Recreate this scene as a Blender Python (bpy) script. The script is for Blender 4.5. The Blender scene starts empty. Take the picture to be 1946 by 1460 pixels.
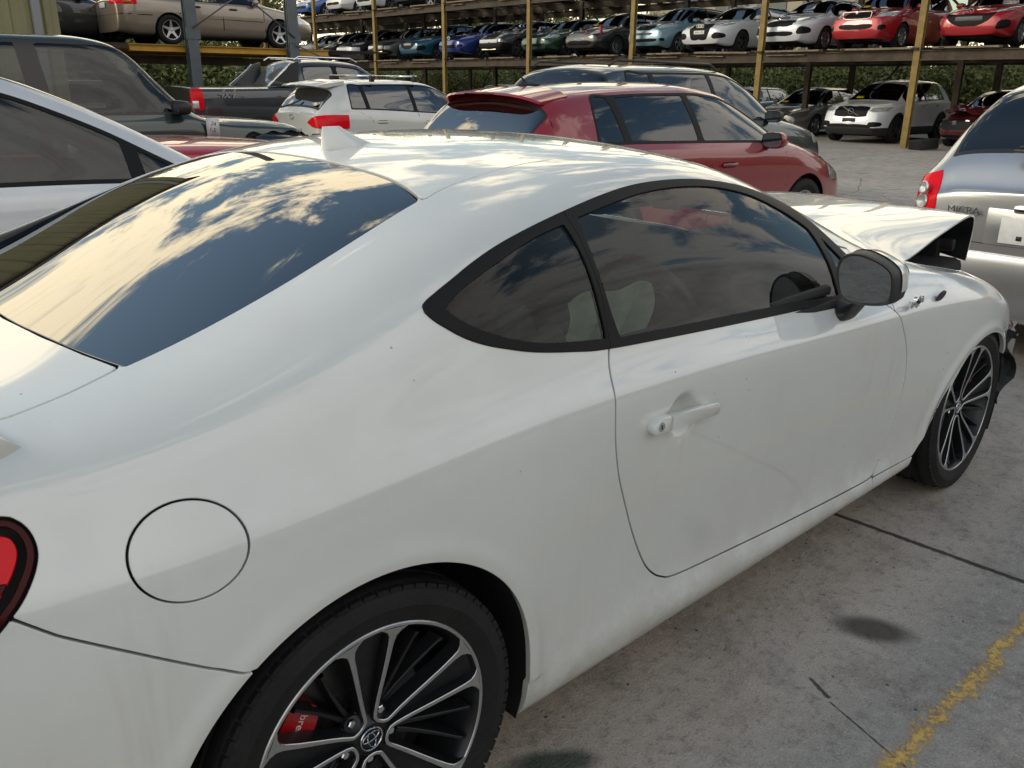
import bpy, bmesh, math, random
import numpy as np
from mathutils import Vector, Matrix
rad = math.radians
SC = bpy.context.scene; COL = SC.collection
# ------------------------------------------------------------------ camera
CAM_P = (-0.6512, -1.9343, 1.4329); YAW, PITCH, ROLL, FPX = 47.9656, 19.2887, 0.5078, 1626.62
cy_, sy_, cp_, sp_ = math.cos(rad(YAW)), math.sin(rad(YAW)), math.cos(rad(PITCH)), math.sin(rad(PITCH))
fw = Vector((cp_*cy_, cp_*sy_, -sp_)); rt = fw.cross(Vector((0, 0, 1))).normalized(); up = rt.cross(fw)
cr_, sr_ = math.cos(rad(ROLL)), math.sin(rad(ROLL))
r2 = cr_*rt + sr_*up; u2 = -sr_*rt + cr_*up
cam = bpy.data.cameras.new('camera'); camo = bpy.data.objects.new('camera', cam); COL.objects.link(camo)
M = Matrix((r2, u2, -fw)).transposed().to_4x4(); M.translation = CAM_P
camo.matrix_world = M; cam.sensor_width = 36; cam.lens = FPX/1946*36; cam.clip_start = 0.05; cam.clip_end = 2000
SC.camera = camo
SC.view_settings.view_transform = 'Standard'; SC.view_settings.look = 'None'
SC.view_settings.exposure = 0.58; SC.view_settings.gamma = 1
# ------------------------------------------------------------------ sky with clouds, low sun behind cloud
CLOUD_ROT, CLOUD_SCL, CLOUD_LOC = 77.0, (1.1, 1.4, 1.0), (0.9, 5.0, 0.0)
SUN_EL, SUN_AZ = 27.0, 150.0      # azimuth measured from +x towards +y
W = bpy.data.worlds.new('World'); SC.world = W; W.use_nodes = True
nt = W.node_tree; nt.nodes.clear()
def N(t, nt=nt, **kw):
    n = nt.nodes.new(t)
    for k, v in kw.items(): setattr(n, k, v)
    return n
def L(a, b, nt=nt): nt.links.new(a, b)
out = N('ShaderNodeOutputWorld'); bg = N('ShaderNodeBackground'); L(bg.outputs[0], out.inputs[0])
bg.inputs[1].default_value = 0.15
sky = N('ShaderNodeTexSky', sky_type='NISHITA'); sky.sun_disc = False
sky.sun_elevation = rad(SUN_EL); sky.sun_rotation = rad(90 - SUN_AZ); sky.dust_density = 1.5; sky.air_density = 1.3
tc = N('ShaderNodeTexCoord'); sep = N('ShaderNodeSeparateXYZ'); L(tc.outputs['Generated'], sep.inputs[0])
def mth(op, a, b=None, c=None, clamp=False, nt=nt):
    n = nt.nodes.new('ShaderNodeMath'); n.operation = op; n.use_clamp = clamp
    for i, v in enumerate((a, b, c)):
        if v is None: continue
        if isinstance(v, (int, float)): n.inputs[i].default_value = v
        else: nt.links.new(v, n.inputs[i])
    return n.outputs[0]
zz = mth('MAXIMUM', sep.outputs[2], 0.0)
den = mth('ADD', zz, 0.16)
px_ = mth('DIVIDE', sep.outputs[0], den); py_ = mth('DIVIDE', sep.outputs[1], den)
cmb = N('ShaderNodeCombineXYZ'); L(px_, cmb.inputs[0]); L(py_, cmb.inputs[1])
mp = N('ShaderNodeMapping'); L(cmb.outputs[0], mp.inputs[0]); mp.inputs['Rotation'].default_value = (0, 0, rad(CLOUD_ROT)); mp.inputs['Scale'].default_value = CLOUD_SCL
mp.inputs['Location'].default_value = CLOUD_LOC
n1 = N('ShaderNodeTexNoise'); L(mp.outputs[0], n1.inputs['Vector']); n1.inputs['Scale'].default_value = 2.0; n1.inputs['Detail'].default_value = 12; n1.inputs['Roughness'].default_value = 0.67; n1.inputs['Distortion'].default_value = 0.30
n2 = N('ShaderNodeTexNoise'); L(mp.outputs[0], n2.inputs['Vector']); n2.inputs['Scale'].default_value = 0.42; n2.inputs['Detail'].default_value = 3
dn = mth('ADD', n1.outputs[0], mth('MULTIPLY', mth('SUBTRACT', n2.outputs[0], 0.5), 0.55))
# denser veil towards the -y half of the sky and the horizon
veil = mth('MULTIPLY', mth('SUBTRACT', 0.35, zz), 0.22)
veil2 = mth('MULTIPLY', mth('MAXIMUM', mth('MULTIPLY', sep.outputs[1], -1.0), 0.0), 0.22)
dn = mth('ADD', dn, mth('ADD', veil, veil2))
cov = N('ShaderNodeMapRange'); cov.interpolation_type = 'SMOOTHSTEP'; L(dn, cov.inputs[0]); cov.inputs[1].default_value = 0.45; cov.inputs[2].default_value = 0.565
thick = N('ShaderNodeMapRange'); L(dn, thick.inputs[0]); thick.inputs[1].default_value = 0.60; thick.inputs[2].default_value = 0.86
cc = N('ShaderNodeMix', data_type='RGBA'); L(thick.outputs[0], cc.inputs[0])
cc.inputs[6].default_value = (11.5, 9.7, 6.6, 1); cc.inputs[7].default_value = (5.2, 4.7, 4.0, 1)
sidef = N('ShaderNodeMapRange'); sidef.interpolation_type = 'SMOOTHSTEP'; L(sep.outputs[1], sidef.inputs[0]); sidef.inputs[1].default_value = -.35; sidef.inputs[2].default_value = .35; sidef.inputs[3].default_value = 0; sidef.inputs[4].default_value = 1
c2 = N('ShaderNodeMix', data_type='RGBA'); L(thick.outputs[0], c2.inputs[0]); c2.inputs[6].default_value = (5.6, 5.4, 5.1, 1); c2.inputs[7].default_value = (2.7, 2.6, 2.45, 1)
ccs = N('ShaderNodeMix', data_type='RGBA'); L(sidef.outputs[0], ccs.inputs[0]); L(c2.outputs[2], ccs.inputs[6]); L(cc.outputs[2], ccs.inputs[7])
# upper sky a little duller than the pale band near the horizon
mixs = N('ShaderNodeMix', data_type='RGBA'); L(mth('MULTIPLY', cov.outputs[0], 0.96), mixs.inputs[0])
skc = N('ShaderNodeMix', data_type='RGBA', blend_type='MULTIPLY'); skc.inputs[0].default_value = 1
L(sky.outputs[0], skc.inputs[6]); skc.inputs[7].default_value = (0.60, 0.64, 0.62, 1)
L(skc.outputs[2], mixs.inputs[6]); L(ccs.outputs[2], mixs.inputs[7]); L(mixs.outputs[2], bg.inputs[0])
sl = bpy.data.lights.new('sun', 'SUN'); sl.energy = 0.5; sl.angle = rad(18); sl.color = (1.0, 0.93, 0.84)
so = bpy.data.objects.new('sun', sl); COL.objects.link(so)
sd = Vector((math.cos(rad(SUN_EL))*math.cos(rad(SUN_AZ)), math.cos(rad(SUN_EL))*math.sin(rad(SUN_AZ)), math.sin(rad(SUN_EL))))
so.rotation_euler = sd.to_track_quat('Z', 'Y').to_euler()
# ---------- smooth surface lofted through rails (tensor cubic B-spline) ----------
def pchip(xk, yk, x):
    xk = np.asarray(xk, float); yk = np.asarray(yk, float); x = np.clip(x, xk[0], xk[-1])
    h = np.diff(xk); d = np.diff(yk) / h; m = np.zeros_like(yk)
    for i in range(1, len(xk) - 1):
        if d[i-1] * d[i] > 0:
            w1 = 2*h[i] + h[i-1]; w2 = h[i] + 2*h[i-1]
            m[i] = (w1 + w2) / (w1/d[i-1] + w2/d[i])
    m[0] = d[0]; m[-1] = d[-1]
    i = np.clip(np.searchsorted(xk, x, side='right') - 1, 0, len(xk) - 2)
    t = (x - xk[i]) / h[i]
    return ((1+2*t)*(1-t)**2*yk[i] + t*(1-t)**2*h[i]*m[i] + t*t*(3-2*t)*yk[i+1] + t*t*(t-1)*h[i]*m[i+1])

def bbasis(t):
    return np.stack([(1-t)**3, 3*t**3 - 6*t*t + 4, -3*t**3 + 3*t*t + 3*t + 1, t**3], -1) / 6
def dbasis(t):
    return np.stack([-(1-t)**2, 3*t*t - 4*t, -3*t*t + 2*t + 1, t*t], -1) / 2

def bmat(n, u, deriv=False):
    """matrix from n control points (end points tripled by reflection) to parameters u in 0..n-1"""
    i = np.clip(np.floor(u).astype(int), 0, n - 2); t = u - i
    B = (dbasis if deriv else bbasis)(t)
    M = np.zeros((len(u), n))
    for k in range(4):
        j = i + k - 1
        for r in range(len(u)):
            jj = j[r]
            if jj < 0: M[r, 0] += 2*B[r, k]; M[r, 1] -= B[r, k]
            elif jj > n - 1: M[r, n-1] += 2*B[r, k]; M[r, n-2] -= B[r, k]
            else: M[r, jj] += B[r, k]
    return M

class Surf:
    """net: (nu, nv, 3) control net"""
    def __init__(s, net, fixu=0.6, fixv=0.5):
        s.net0 = net; C = net.copy(); nu, nv = net.shape[:2]
        A = bmat(nu, np.arange(nu).astype(float)); Bm = bmat(nv, np.arange(nv).astype(float))
        C = C + fixu * (net - np.einsum('ab,bvc->avc', A, C))
        C2 = C + fixv * (C - np.einsum('ab,ubc->uac', Bm, C))
        s.C = C2; s.nu = nu; s.nv = nv
    def grid(s, us, vs):
        A = bmat(s.nu, us); B = bmat(s.nv, vs); dA = bmat(s.nu, us, True); dB = bmat(s.nv, vs, True)
        P = np.einsum('ab,bvc->avc', A, s.C); dP = np.einsum('ab,bvc->avc', dA, s.C)
        Pu = np.einsum('ij,ajc->aic', B, dP); Pv = np.einsum('ij,ajc->aic', dB, P)
        P = np.einsum('ij,ajc->aic', B, P)
        return P, Pu, Pv
# ---------- the coupe's body surface ----------
# each rail: (x knots, half width, height)
RK = [-.8,-.6,-.4,-.2,0,.2,.4,.6,.9,1.2,1.5,1.75,2.0,2.25,2.57,2.9,3.1,3.3]
RAILS = [
 ([.60,.64,.66,.66,.66,.66,.66,.66,.66,.66,.66,.66,.66,.66,.66,.64,.60,.50],
  [.24,.21,.18,.15,.14,.14,.14,.14,.14,.145,.15,.155,.16,.165,.17,.17,.17,.18]),
 ([.70,.775,.82,.835,.838,.832,.822,.815,.815,.815,.815,.815,.815,.82,.83,.80,.74,.60],
  [.27,.25,.22,.19,.16,.135,.12,.12,.128,.135,.145,.155,.165,.17,.18,.18,.18,.20]),
 ([.74,.80,.845,.862,.868,.864,.860,.863,.864,.864,.864,.864,.864,.862,.864,.83,.77,.63],
  [.35,.335,.32,.30,.28,.25,.238,.236,.234,.230,.226,.222,.22,.23,.26,.27,.28,.28]),
 ([.758,.82,.860,.880,.886,.878,.858,.840,.832,.831,.831,.832,.836,.856,.870,.843,.783,.64],
  [.44,.43,.42,.41,.40,.36,.32,.305,.295,.29,.285,.28,.28,.31,.36,.37,.36,.35]),
 ([.768,.83,.869,.888,.892,.884,.866,.853,.848,.848,.849,.851,.856,.867,.878,.850,.790,.65],
  [.54,.54,.54,.54,.53,.51,.49,.48,.475,.47,.465,.46,.46,.46,.47,.46,.44,.42]),
 ([.765,.83,.868,.888,.892,.888,.876,.866,.861,.861,.862,.863,.866,.874,.881,.851,.790,.65],
  [.65,.65,.66,.66,.66,.66,.66,.66,.655,.65,.64,.635,.63,.625,.62,.58,.53,.48]),
 ([.745,.808,.845,.865,.874,.875,.872,.869,.868,.868,.868,.867,.867,.870,.872,.842,.778,.63],
  [.76,.765,.77,.775,.785,.80,.815,.825,.825,.815,.80,.79,.78,.77,.74,.66,.57,.47]),
 ([.70,.755,.792,.815,.826,.828,.823,.814,.806,.804,.803,.804,.810,.820,.828,.79,.715,.54],
  [.85,.86,.865,.87,.88,.888,.893,.893,.883,.868,.852,.842,.835,.825,.785,.70,.605,.50]),
 ([.66,.72,.755,.772,.784,.788,.779,.766,.748,.740,.746,.765,.785,.80,.795,.75,.67,.50],
  [.91,.92,.93,.945,.972,1.004,1.028,1.042,1.046,1.03,.98,.92,.875,.85,.80,.722,.63,.525]),
 ([.60,.66,.69,.702,.710,.712,.702,.684,.655,.638,.652,.69,.735,.76,.755,.72,.65,.50],
  [.945,.95,.96,.995,1.045,1.10,1.142,1.17,1.192,1.18,1.09,.99,.90,.862,.808,.735,.65,.545]),
 ([.53,.56,.58,.60,.61,.61,.60,.590,.575,.565,.583,.63,.68,.70,.68,.64,.56,.42],
  [.96,.968,.975,1.015,1.082,1.155,1.207,1.236,1.25,1.238,1.155,1.045,.93,.875,.825,.755,.675,.565]),
 ([.27,.28,.29,.30,.30,.30,.30,.30,.30,.31,.33,.35,.37,.38,.37,.35,.30,.22],
  [.972,.98,.99,1.038,1.115,1.190,1.245,1.272,1.285,1.27,1.20,1.10,.99,.915,.855,.79,.71,.60]),
 ([0]*18,
  [.975,.985,.995,1.045,1.122,1.198,1.252,1.278,1.291,1.283,1.222,1.128,1.018,.93,.87,.805,.73,.62]),
]
def hero_net():
    xs = np.linspace(-.78, 3.28, 40)
    def row(x):
        r = [[x, float(pchip(RK, ys, x)), float(pchip(RK, zs, x))] for (ys, zs) in RAILS]
        c = min(1, max(0, (x-.15)/.5)); d = r[6]; n = r[7]
        lo = [x, d[1]+.001*c, d[2]-.030*c]
        t = .16*c+.40*(1-c); hi = [x, d[1]+(n[1]-d[1])*t, d[2]+(n[2]-d[2])*t]
        return r[:6]+[lo, hi]+r[7:]
    half = np.array([row(x) for x in xs])
    # tail and nose close by drawing every rail to the middle
    for _ in range(2):
        sm = half.copy(); sm[1:-1, :, 1:] = (half[:-2, :, 1:]+2*half[1:-1, :, 1:]+half[2:, :, 1:])/4; half = sm
    def close(row, xe, ks):
        out = []
        for dx, sy in ks:
            r = row.copy(); r[:, 0] += dx; r[:, 1] *= sy; out.append(r)
        return out
    tail = close(half[0], 0, [(-.045, .86), (-.065, .55), (-.075, .25), (-.08, 0)])
    nose = close(half[-1], 0, [(.06, .84), (.09, .55), (.105, .25), (.11, 0)])
    half = np.concatenate([np.array(tail[::-1]), half, np.array(nose)])
    m = half.copy()[:, :-1][:, ::-1].copy(); m[:, :, 1] *= -1      # m: the +y... mirrored below
    a = half.copy(); a[:, :, 1] *= -1                              # camera side is y < 0
    b = half[:, :-1][:, ::-1]
    net = np.concatenate([a, b], 1)
    t = np.clip((net[..., 1] + .12) / .7, 0, 1) * np.clip((net[..., 2] - .7) / .3, 0, 1)
    net[..., 2] += .015 * t + .014 * np.clip((net[..., 2] - .65) / .25, 0, 1) * np.clip((2.7 - net[..., 0]) / .5, 0, 1)
    return net
# ------------------------------------------------------------------ materials
MATS = {}
def pmat(name, col, rough=0.5, metal=0.0, coat=0.0, spec=0.5, noise=0.0, nscale=8.0, bump=0.0, bscale=60.0, emit=None, flake=0.0, dirt=0.0, rvar=0.0):
    if name in MATS: return MATS[name]
    m = bpy.data.materials.new(name); m.use_nodes = True; t = m.node_tree; b = t.nodes['Principled BSDF']
    b.inputs['Base Color'].default_value = (*col, 1); b.inputs['Roughness'].default_value = rough
    b.inputs['Metallic'].default_value = metal; b.inputs['Coat Weight'].default_value = coat; b.inputs['Coat Roughness'].default_value = 0.01; b.inputs['Coat IOR'].default_value = 1.65 if coat >= 1 else 1.5
    b.inputs['Specular IOR Level'].default_value = spec
    tcn = t.nodes.new('ShaderNodeTexCoord')
    if noise or dirt:
        n = t.nodes.new('ShaderNodeTexNoise'); n.inputs['Scale'].default_value = nscale; n.inputs['Detail'].default_value = 6; n.inputs['Roughness'].default_value = .62
        t.links.new(tcn.outputs['Object'], n.inputs['Vector'])
        mr = t.nodes.new('ShaderNodeMapRange'); t.links.new(n.outputs[0], mr.inputs[0]); mr.inputs[1].default_value = .3; mr.inputs[2].default_value = .7
        mr.inputs[3].default_value = 1 - noise; mr.inputs[4].default_value = 1 + noise*.5
        mx = t.nodes.new('ShaderNodeMix'); mx.data_type = 'RGBA'; mx.blend_type = 'MULTIPLY'; mx.inputs[0].default_value = 1
        mx.inputs[6].default_value = (*col, 1); t.links.new(mr.outputs[0], mx.inputs[7]); t.links.new(mx.outputs[2], b.inputs['Base Color'])
        if rvar:
            r = t.nodes.new('ShaderNodeMapRange'); t.links.new(n.outputs[0], r.inputs[0]); r.inputs[1].default_value = .3; r.inputs[2].default_value = .7
            r.inputs[3].default_value = max(0, rough - rvar); r.inputs[4].default_value = rough + rvar; t.links.new(r.outputs[0], b.inputs['Roughness'])
    if bump:
        n = t.nodes.new('ShaderNodeTexNoise'); n.inputs['Scale'].default_value = bscale; n.inputs['Detail'].default_value = 5
        t.links.new(tcn.outputs['Object'], n.inputs['Vector'])
        bp = t.nodes.new('ShaderNodeBump'); bp.inputs['Strength'].default_value = bump; bp.inputs['Distance'].default_value = .01
        t.links.new(n.outputs[0], bp.inputs['Height']); t.links.new(bp.outputs[0], b.inputs['Normal'])
    if emit: b.inputs['Emission Color'].default_value = (*emit, 1); b.inputs['Emission Strength'].default_value = 1
    MATS[name] = m; return m
def glassmat(name, tint, ior=1.5, boost=0.0, rough=0.0, gcol=(1, 1, 1)):
    if name in MATS: return MATS[name]
    m = bpy.data.materials.new(name); m.use_nodes = True; t = m.node_tree; t.nodes.clear()
    o = t.nodes.new('ShaderNodeOutputMaterial'); mx = t.nodes.new('ShaderNodeMixShader'); tr = t.nodes.new('ShaderNodeBsdfTransparent'); gl = t.nodes.new('ShaderNodeBsdfGlossy')
    tr.inputs[0].default_value = (*tint, 1); gl.inputs['Roughness'].default_value = rough; gl.inputs[0].default_value = (*gcol, 1)
    fr = t.nodes.new('ShaderNodeFresnel'); fr.inputs[0].default_value = ior
    a = t.nodes.new('ShaderNodeMath'); a.operation = 'ADD'; a.use_clamp = True; a.inputs[1].default_value = boost
    t.links.new(fr.outputs[0], a.inputs[0]); t.links.new(a.outputs[0], mx.inputs[0]); t.links.new(tr.outputs[0], mx.inputs[1]); t.links.new(gl.outputs[0], mx.inputs[2]); t.links.new(mx.outputs[0], o.inputs[0])
    MATS[name] = m; return m
BLACK = pmat('black_plastic', (.018, .018, .019), .45, bump=.15, bscale=400)
RUBBER = pmat('tyre_rubber', (.013, .0135, .014), .66, spec=.3, noise=.35, nscale=14, bump=.25, bscale=90)
TRIM = pmat('satin_black_trim', (.009, .0095, .0105), .5, spec=.18, bump=.04, bscale=300)
DARK = pmat('dark_void', (.008, .008, .009), .8)
INTER = pmat('dark_interior', (.025, .026, .028), .7, bump=.2, bscale=200)
CHROME = pmat('chrome', (.75, .76, .78), .12, metal=1)
ALLOY = pmat('alloy', (.52, .53, .54), .28, metal=1, noise=.15, nscale=30)
ALLOY_D = pmat('dark_alloy', (.030, .032, .036), .32, metal=.6, noise=.2, nscale=30)
MACH = pmat('machined_alloy', (.50, .51, .52), .30, metal=.85, noise=.12, nscale=60)
DISC = pmat('brake_disc', (.16, .16, .165), .4, metal=.8)
WPAINT = pmat('white_paint', (.715, .742, .722), .26, coat=1.0, noise=.03, nscale=3)
HGLASS = glassmat('side_glass', (.66, .70, .66), 1.40, .0)
BGLASS = glassmat('back_glass', (.018, .02, .022), 1.75, .13)
DGLASS = glassmat('dark_car_glass', (.05, .055, .055), 1.6, .10)
REDL = pmat('red_lens', (.72, .003, .012), .15, spec=.25)
REDD = pmat('dark_red_lens', (.05, .002, .005), .15, spec=.15)
CLEARL = pmat('headlamp_lens', (.72, .74, .74), .12, metal=.45, coat=1, noise=.55, nscale=16)
GRILLE = pmat('grille_mesh', (.006, .006, .007), .6, spec=.2)
CLOUDY = 0
AMBER = pmat('amber_lens', (.7, .22, .02), .1, coat=1)
PLATE = pmat('plate_white', (.72, .73, .72), .4, noise=.12, nscale=30)
GREYP = pmat('grey_plastic', (.10, .105, .11), .5)

# road film low down, water streaks and fine specks on the coupe's white paint
def weather(m):
    t = m.node_tree; b = t.nodes['Principled BSDF']; src = b.inputs['Base Color'].links[0].from_socket
    co = t.nodes.new('ShaderNodeTexCoord'); sx = t.nodes.new('ShaderNodeSeparateXYZ'); t.links.new(co.outputs['Object'], sx.inputs[0])
    def mr(v, a, b_, c=0., d=1.):
        n = t.nodes.new('ShaderNodeMapRange'); n.interpolation_type = 'SMOOTHSTEP'; t.links.new(v, n.inputs[0])
        for i, q in enumerate((a, b_, c, d)): n.inputs[i+1].default_value = q
        return n.outputs[0]
    def nz(sc, det=6, scale3=(1, 1, 1)):
        mp_ = t.nodes.new('ShaderNodeMapping'); mp_.inputs['Scale'].default_value = scale3; t.links.new(co.outputs['Object'], mp_.inputs[0]); n = t.nodes.new('ShaderNodeTexNoise'); n.inputs['Scale'].default_value = sc; n.inputs['Detail'].default_value = det; n.inputs['Roughness'].default_value = .7; t.links.new(mp_.outputs[0], n.inputs['Vector']); return n.outputs[0]
    M2 = lambda op, a, b_: mth(op, a, b_, nt=t)
    low = M2('MULTIPLY', mr(sx.outputs[2], .42, .13), mr(nz(7), .30, .62)); streak = M2('MULTIPLY', mr(nz(9, 4, (1, 1, .06)), .56, .70), mr(sx.outputs[2], .95, .60)); spots = t.nodes.new('ShaderNodeTexVoronoi'); spots.inputs['Scale'].default_value = 24; t.links.new(co.outputs['Object'], spots.inputs['Vector'])
    sp = M2('MULTIPLY', mr(spots.outputs['Distance'], .075, .045), mr(nz(3), .54, .60)); dust = mr(nz(2.2, 8), .42, .66)
    def mixc_(f, a, col, k):
        n = t.nodes.new('ShaderNodeMix'); n.data_type = 'RGBA'; t.links.new(M2('MULTIPLY', f, k), n.inputs[0]); t.links.new(a, n.inputs[6]); n.inputs[7].default_value = (*col, 1); return n.outputs[2]
    c = mixc_(low, src, (.34, .30, .25), .55); c = mixc_(streak, c, (.50, .48, .44), .22); c = mixc_(dust, c, (.60, .59, .56), .22); c = mixc_(sp, c, (.12, .10, .08), .75); t.links.new(c, b.inputs['Base Color'])
    cr = M2('ADD', M2('ADD', M2('MULTIPLY', low, .25), M2('MULTIPLY', dust, .035)), .008); t.links.new(cr, b.inputs['Coat Roughness'])
weather(WPAINT)
# ------------------------------------------------------------------ objects and meshes
def tag(o, label=None, cat=None, group=None, kind=None):
    if label: o['label'] = label
    if cat: o['category'] = cat
    if group: o['group'] = group
    if kind: o['kind'] = kind
    return o
def empty(name, loc=(0, 0, 0), rz=0.0, parent=None):
    o = bpy.data.objects.new(name, None); COL.objects.link(o); o.location = loc; o.rotation_euler = (0, 0, rz); o.empty_display_size = .2
    if parent: o.parent = parent
    return o
def mesh_obj(name, V, F, mat, parent=None, smooth=True, normals=None, midx=None):
    me = bpy.data.meshes.new(name); V = np.asarray(V, dtype=np.float32)
    if isinstance(F, np.ndarray) and F.ndim == 2:
        k = F.shape[1]; me.vertices.add(len(V)); me.vertices.foreach_set('co', V.ravel())
        me.loops.add(F.size); me.loops.foreach_set('vertex_index', F.astype(np.int32).ravel())
        me.polygons.add(len(F)); me.polygons.foreach_set('loop_start', np.arange(0, F.size, k, dtype=np.int32)); me.polygons.foreach_set('loop_total', np.full(len(F), k, dtype=np.int32))
        me.update(calc_edges=True)
    else:
        me.from_pydata([tuple(map(float, v)) for v in V], [], [tuple(map(int, f)) for f in F]); me.update()
    for m in (mat if isinstance(mat, (list, tuple)) else [mat]): me.materials.append(m)
    if midx is not None: me.polygons.foreach_set('material_index', np.asarray(midx, dtype=np.int32))
    me.polygons.foreach_set('use_smooth', np.full(len(me.polygons), bool(smooth)))
    if normals is not None:
        me.validate(verbose=False)
        if len(me.vertices) == len(normals): me.normals_split_custom_set_from_vertices([tuple(map(float, n)) for n in normals])
    o = bpy.data.objects.new(name, me); COL.objects.link(o)
    if parent: o.parent = parent
    return o
class B:
    """collects simple shapes into one mesh"""
    def __init__(s): s.V = []; s.F = []; s.M = []; s.mats = []
    def mi(s, m):
        if m not in s.mats: s.mats.append(m)
        return s.mats.index(m)
    def add(s, V, F, m, T=None):
        n = len(s.V)
        for v in V:
            v = Vector(v)
            s.V.append(tuple(T @ v) if T is not None else tuple(v))
        k = s.mi(m)
        for f in F: s.F.append(tuple(i + n for i in f)); s.M.append(k)
        return s
    def box(s, c, d, m, T=None, bev=0.0):
        x, y, z = c; a, b, h = d[0]/2, d[1]/2, d[2]/2
        if bev <= 0:
            V = [(x+i*a, y+j*b, z+k*h) for i in (-1, 1) for j in (-1, 1) for k in (-1, 1)]
            F = [(0, 1, 3, 2), (4, 6, 7, 5), (0, 4, 5, 1), (2, 3, 7, 6), (0, 2, 6, 4), (1, 5, 7, 3)]
            return s.add(V, F, m, T)
        bm = bmesh.new(); bmesh.ops.create_cube(bm, size=1)
        for v in bm.verts: v.co = Vector((v.co.x*d[0], v.co.y*d[1], v.co.z*d[2]))
        bmesh.ops.bevel(bm, geom=bm.edges[:], offset=min(bev, min(d)*.49), segments=2, affect='EDGES', profile=.5)
        bm.verts.index_update()
        V = [(v.co.x+x, v.co.y+y, v.co.z+z) for v in bm.verts]; F = [tuple(v.index for v in f.verts) for f in bm.faces]; bm.free()
        return s.add(V, F, m, T)
    def tube(s, pts, r, m, n=8, T=None, cap=True):
        pts = [Vector(p) for p in pts]; rs = r if isinstance(r, (list, tuple)) else [r]*len(pts); V = []; F = []
        ref = Vector((0, 0, 1))
        for i, p in enumerate(pts):
            t = (pts[min(i+1, len(pts)-1)] - pts[max(i-1, 0)]).normalized()
            if abs(t.dot(ref)) > .95: ref = Vector((1, 0, 0)) if abs(t.x) < .9 else Vector((0, 1, 0))
            a = t.cross(ref).normalized(); b = t.cross(a).normalized()
            for k in range(n):
                w = 2*math.pi*k/n; V.append(p + (a*math.cos(w) + b*math.sin(w))*rs[i])
        for i in range(len(pts)-1):
            for k in range(n): F.append((i*n+k, i*n+(k+1) % n, (i+1)*n+(k+1) % n, (i+1)*n+k))
        if cap: F.append(tuple(range(n))[::-1]); F.append(tuple((len(pts)-1)*n+k for k in range(n)))
        return s.add(V, F, m, T)
    def lathe(s, prof, m, n=48, T=None, axis='y'):
        """prof: list of (radius, along axis)"""
        V = []; F = []
        for (r, a) in prof:
            for k in range(n):
                w = 2*math.pi*k/n
                V.append((r*math.cos(w), a, r*math.sin(w)) if axis == 'y' else ((a, r*math.cos(w), r*math.sin(w)) if axis == 'x' else (r*math.cos(w), r*math.sin(w), a)))
        for i in range(len(prof)-1):
            for k in range(n): F.append((i*n+k, i*n+(k+1) % n, (i+1)*n+(k+1) % n, (i+1)*n+k))
        return s.add(V, F, m, T)
    def prism(s, poly, d0, d1, m, T=None, plane='xz'):
        """poly extruded between d0 and d1 on the remaining axis"""
        n = len(poly); V = []
        for d in (d0, d1):
            for (a, b) in poly: V.append((a, d, b) if plane == 'xz' else ((d, a, b) if plane == 'yz' else (a, b, d)))
        F = [tuple(range(n)), tuple(range(2*n-1, n-1, -1))] + [(i, (i+1) % n, n+(i+1) % n, n+i)[::-1] for i in range(n)]
        return s.add(V, F, m, T)
    def make(s, name, parent=None, smooth=True, ang=35, loc=None):
        me = bpy.data.meshes.new(name); me.from_pydata(s.V, [], s.F); me.update()
        for m in s.mats: me.materials.append(m)
        me.polygons.foreach_set('material_index', s.M)
        bm = bmesh.new(); bm.from_mesh(me); bmesh.ops.recalc_face_normals(bm, faces=bm.faces[:])
        if smooth:
            for e in bm.edges:
                if len(e.link_faces) == 2 and e.calc_face_angle(0) > rad(ang): e.smooth = False
        bm.to_mesh(me); bm.free()
        me.polygons.foreach_set('use_smooth', np.full(len(me.polygons), bool(smooth)))
        o = bpy.data.objects.new(name, me); COL.objects.link(o)
        if parent: o.parent = parent
        if loc: o.location = loc
        return o
def text_obj(name, body, size, mat, M4, parent=None, depth=.001, shear=0.0, bold=0.0):
    cu = bpy.data.curves.new(name, 'FONT'); cu.body = body; cu.size = size; cu.extrude = depth; cu.align_x = 'CENTER'; cu.align_y = 'CENTER'; cu.shear = shear; cu.offset = bold
    t = bpy.data.objects.new(name, cu); COL.objects.link(t)
    dg = bpy.context.evaluated_depsgraph_get(); me = bpy.data.meshes.new_from_object(t.evaluated_get(dg)); bpy.data.objects.remove(t)
    me.materials.clear(); me.materials.append(mat); me.transform(M4)
    o = bpy.data.objects.new(name, me); COL.objects.link(o)
    if parent: o.parent = parent
    return o
def frame(o, xa, ya):
    xa = Vector(xa).normalized(); ya = Vector(ya); za = xa.cross(ya).normalized(); ya = za.cross(xa)
    m = Matrix((xa, ya, za)).transposed().to_4x4(); m.translation = o; return m
def copy_tree(o, parent=None):
    c = o.copy(); COL.objects.link(c); c.parent = parent
    for ch in list(o.children): copy_tree(ch, c)
    return c
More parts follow.
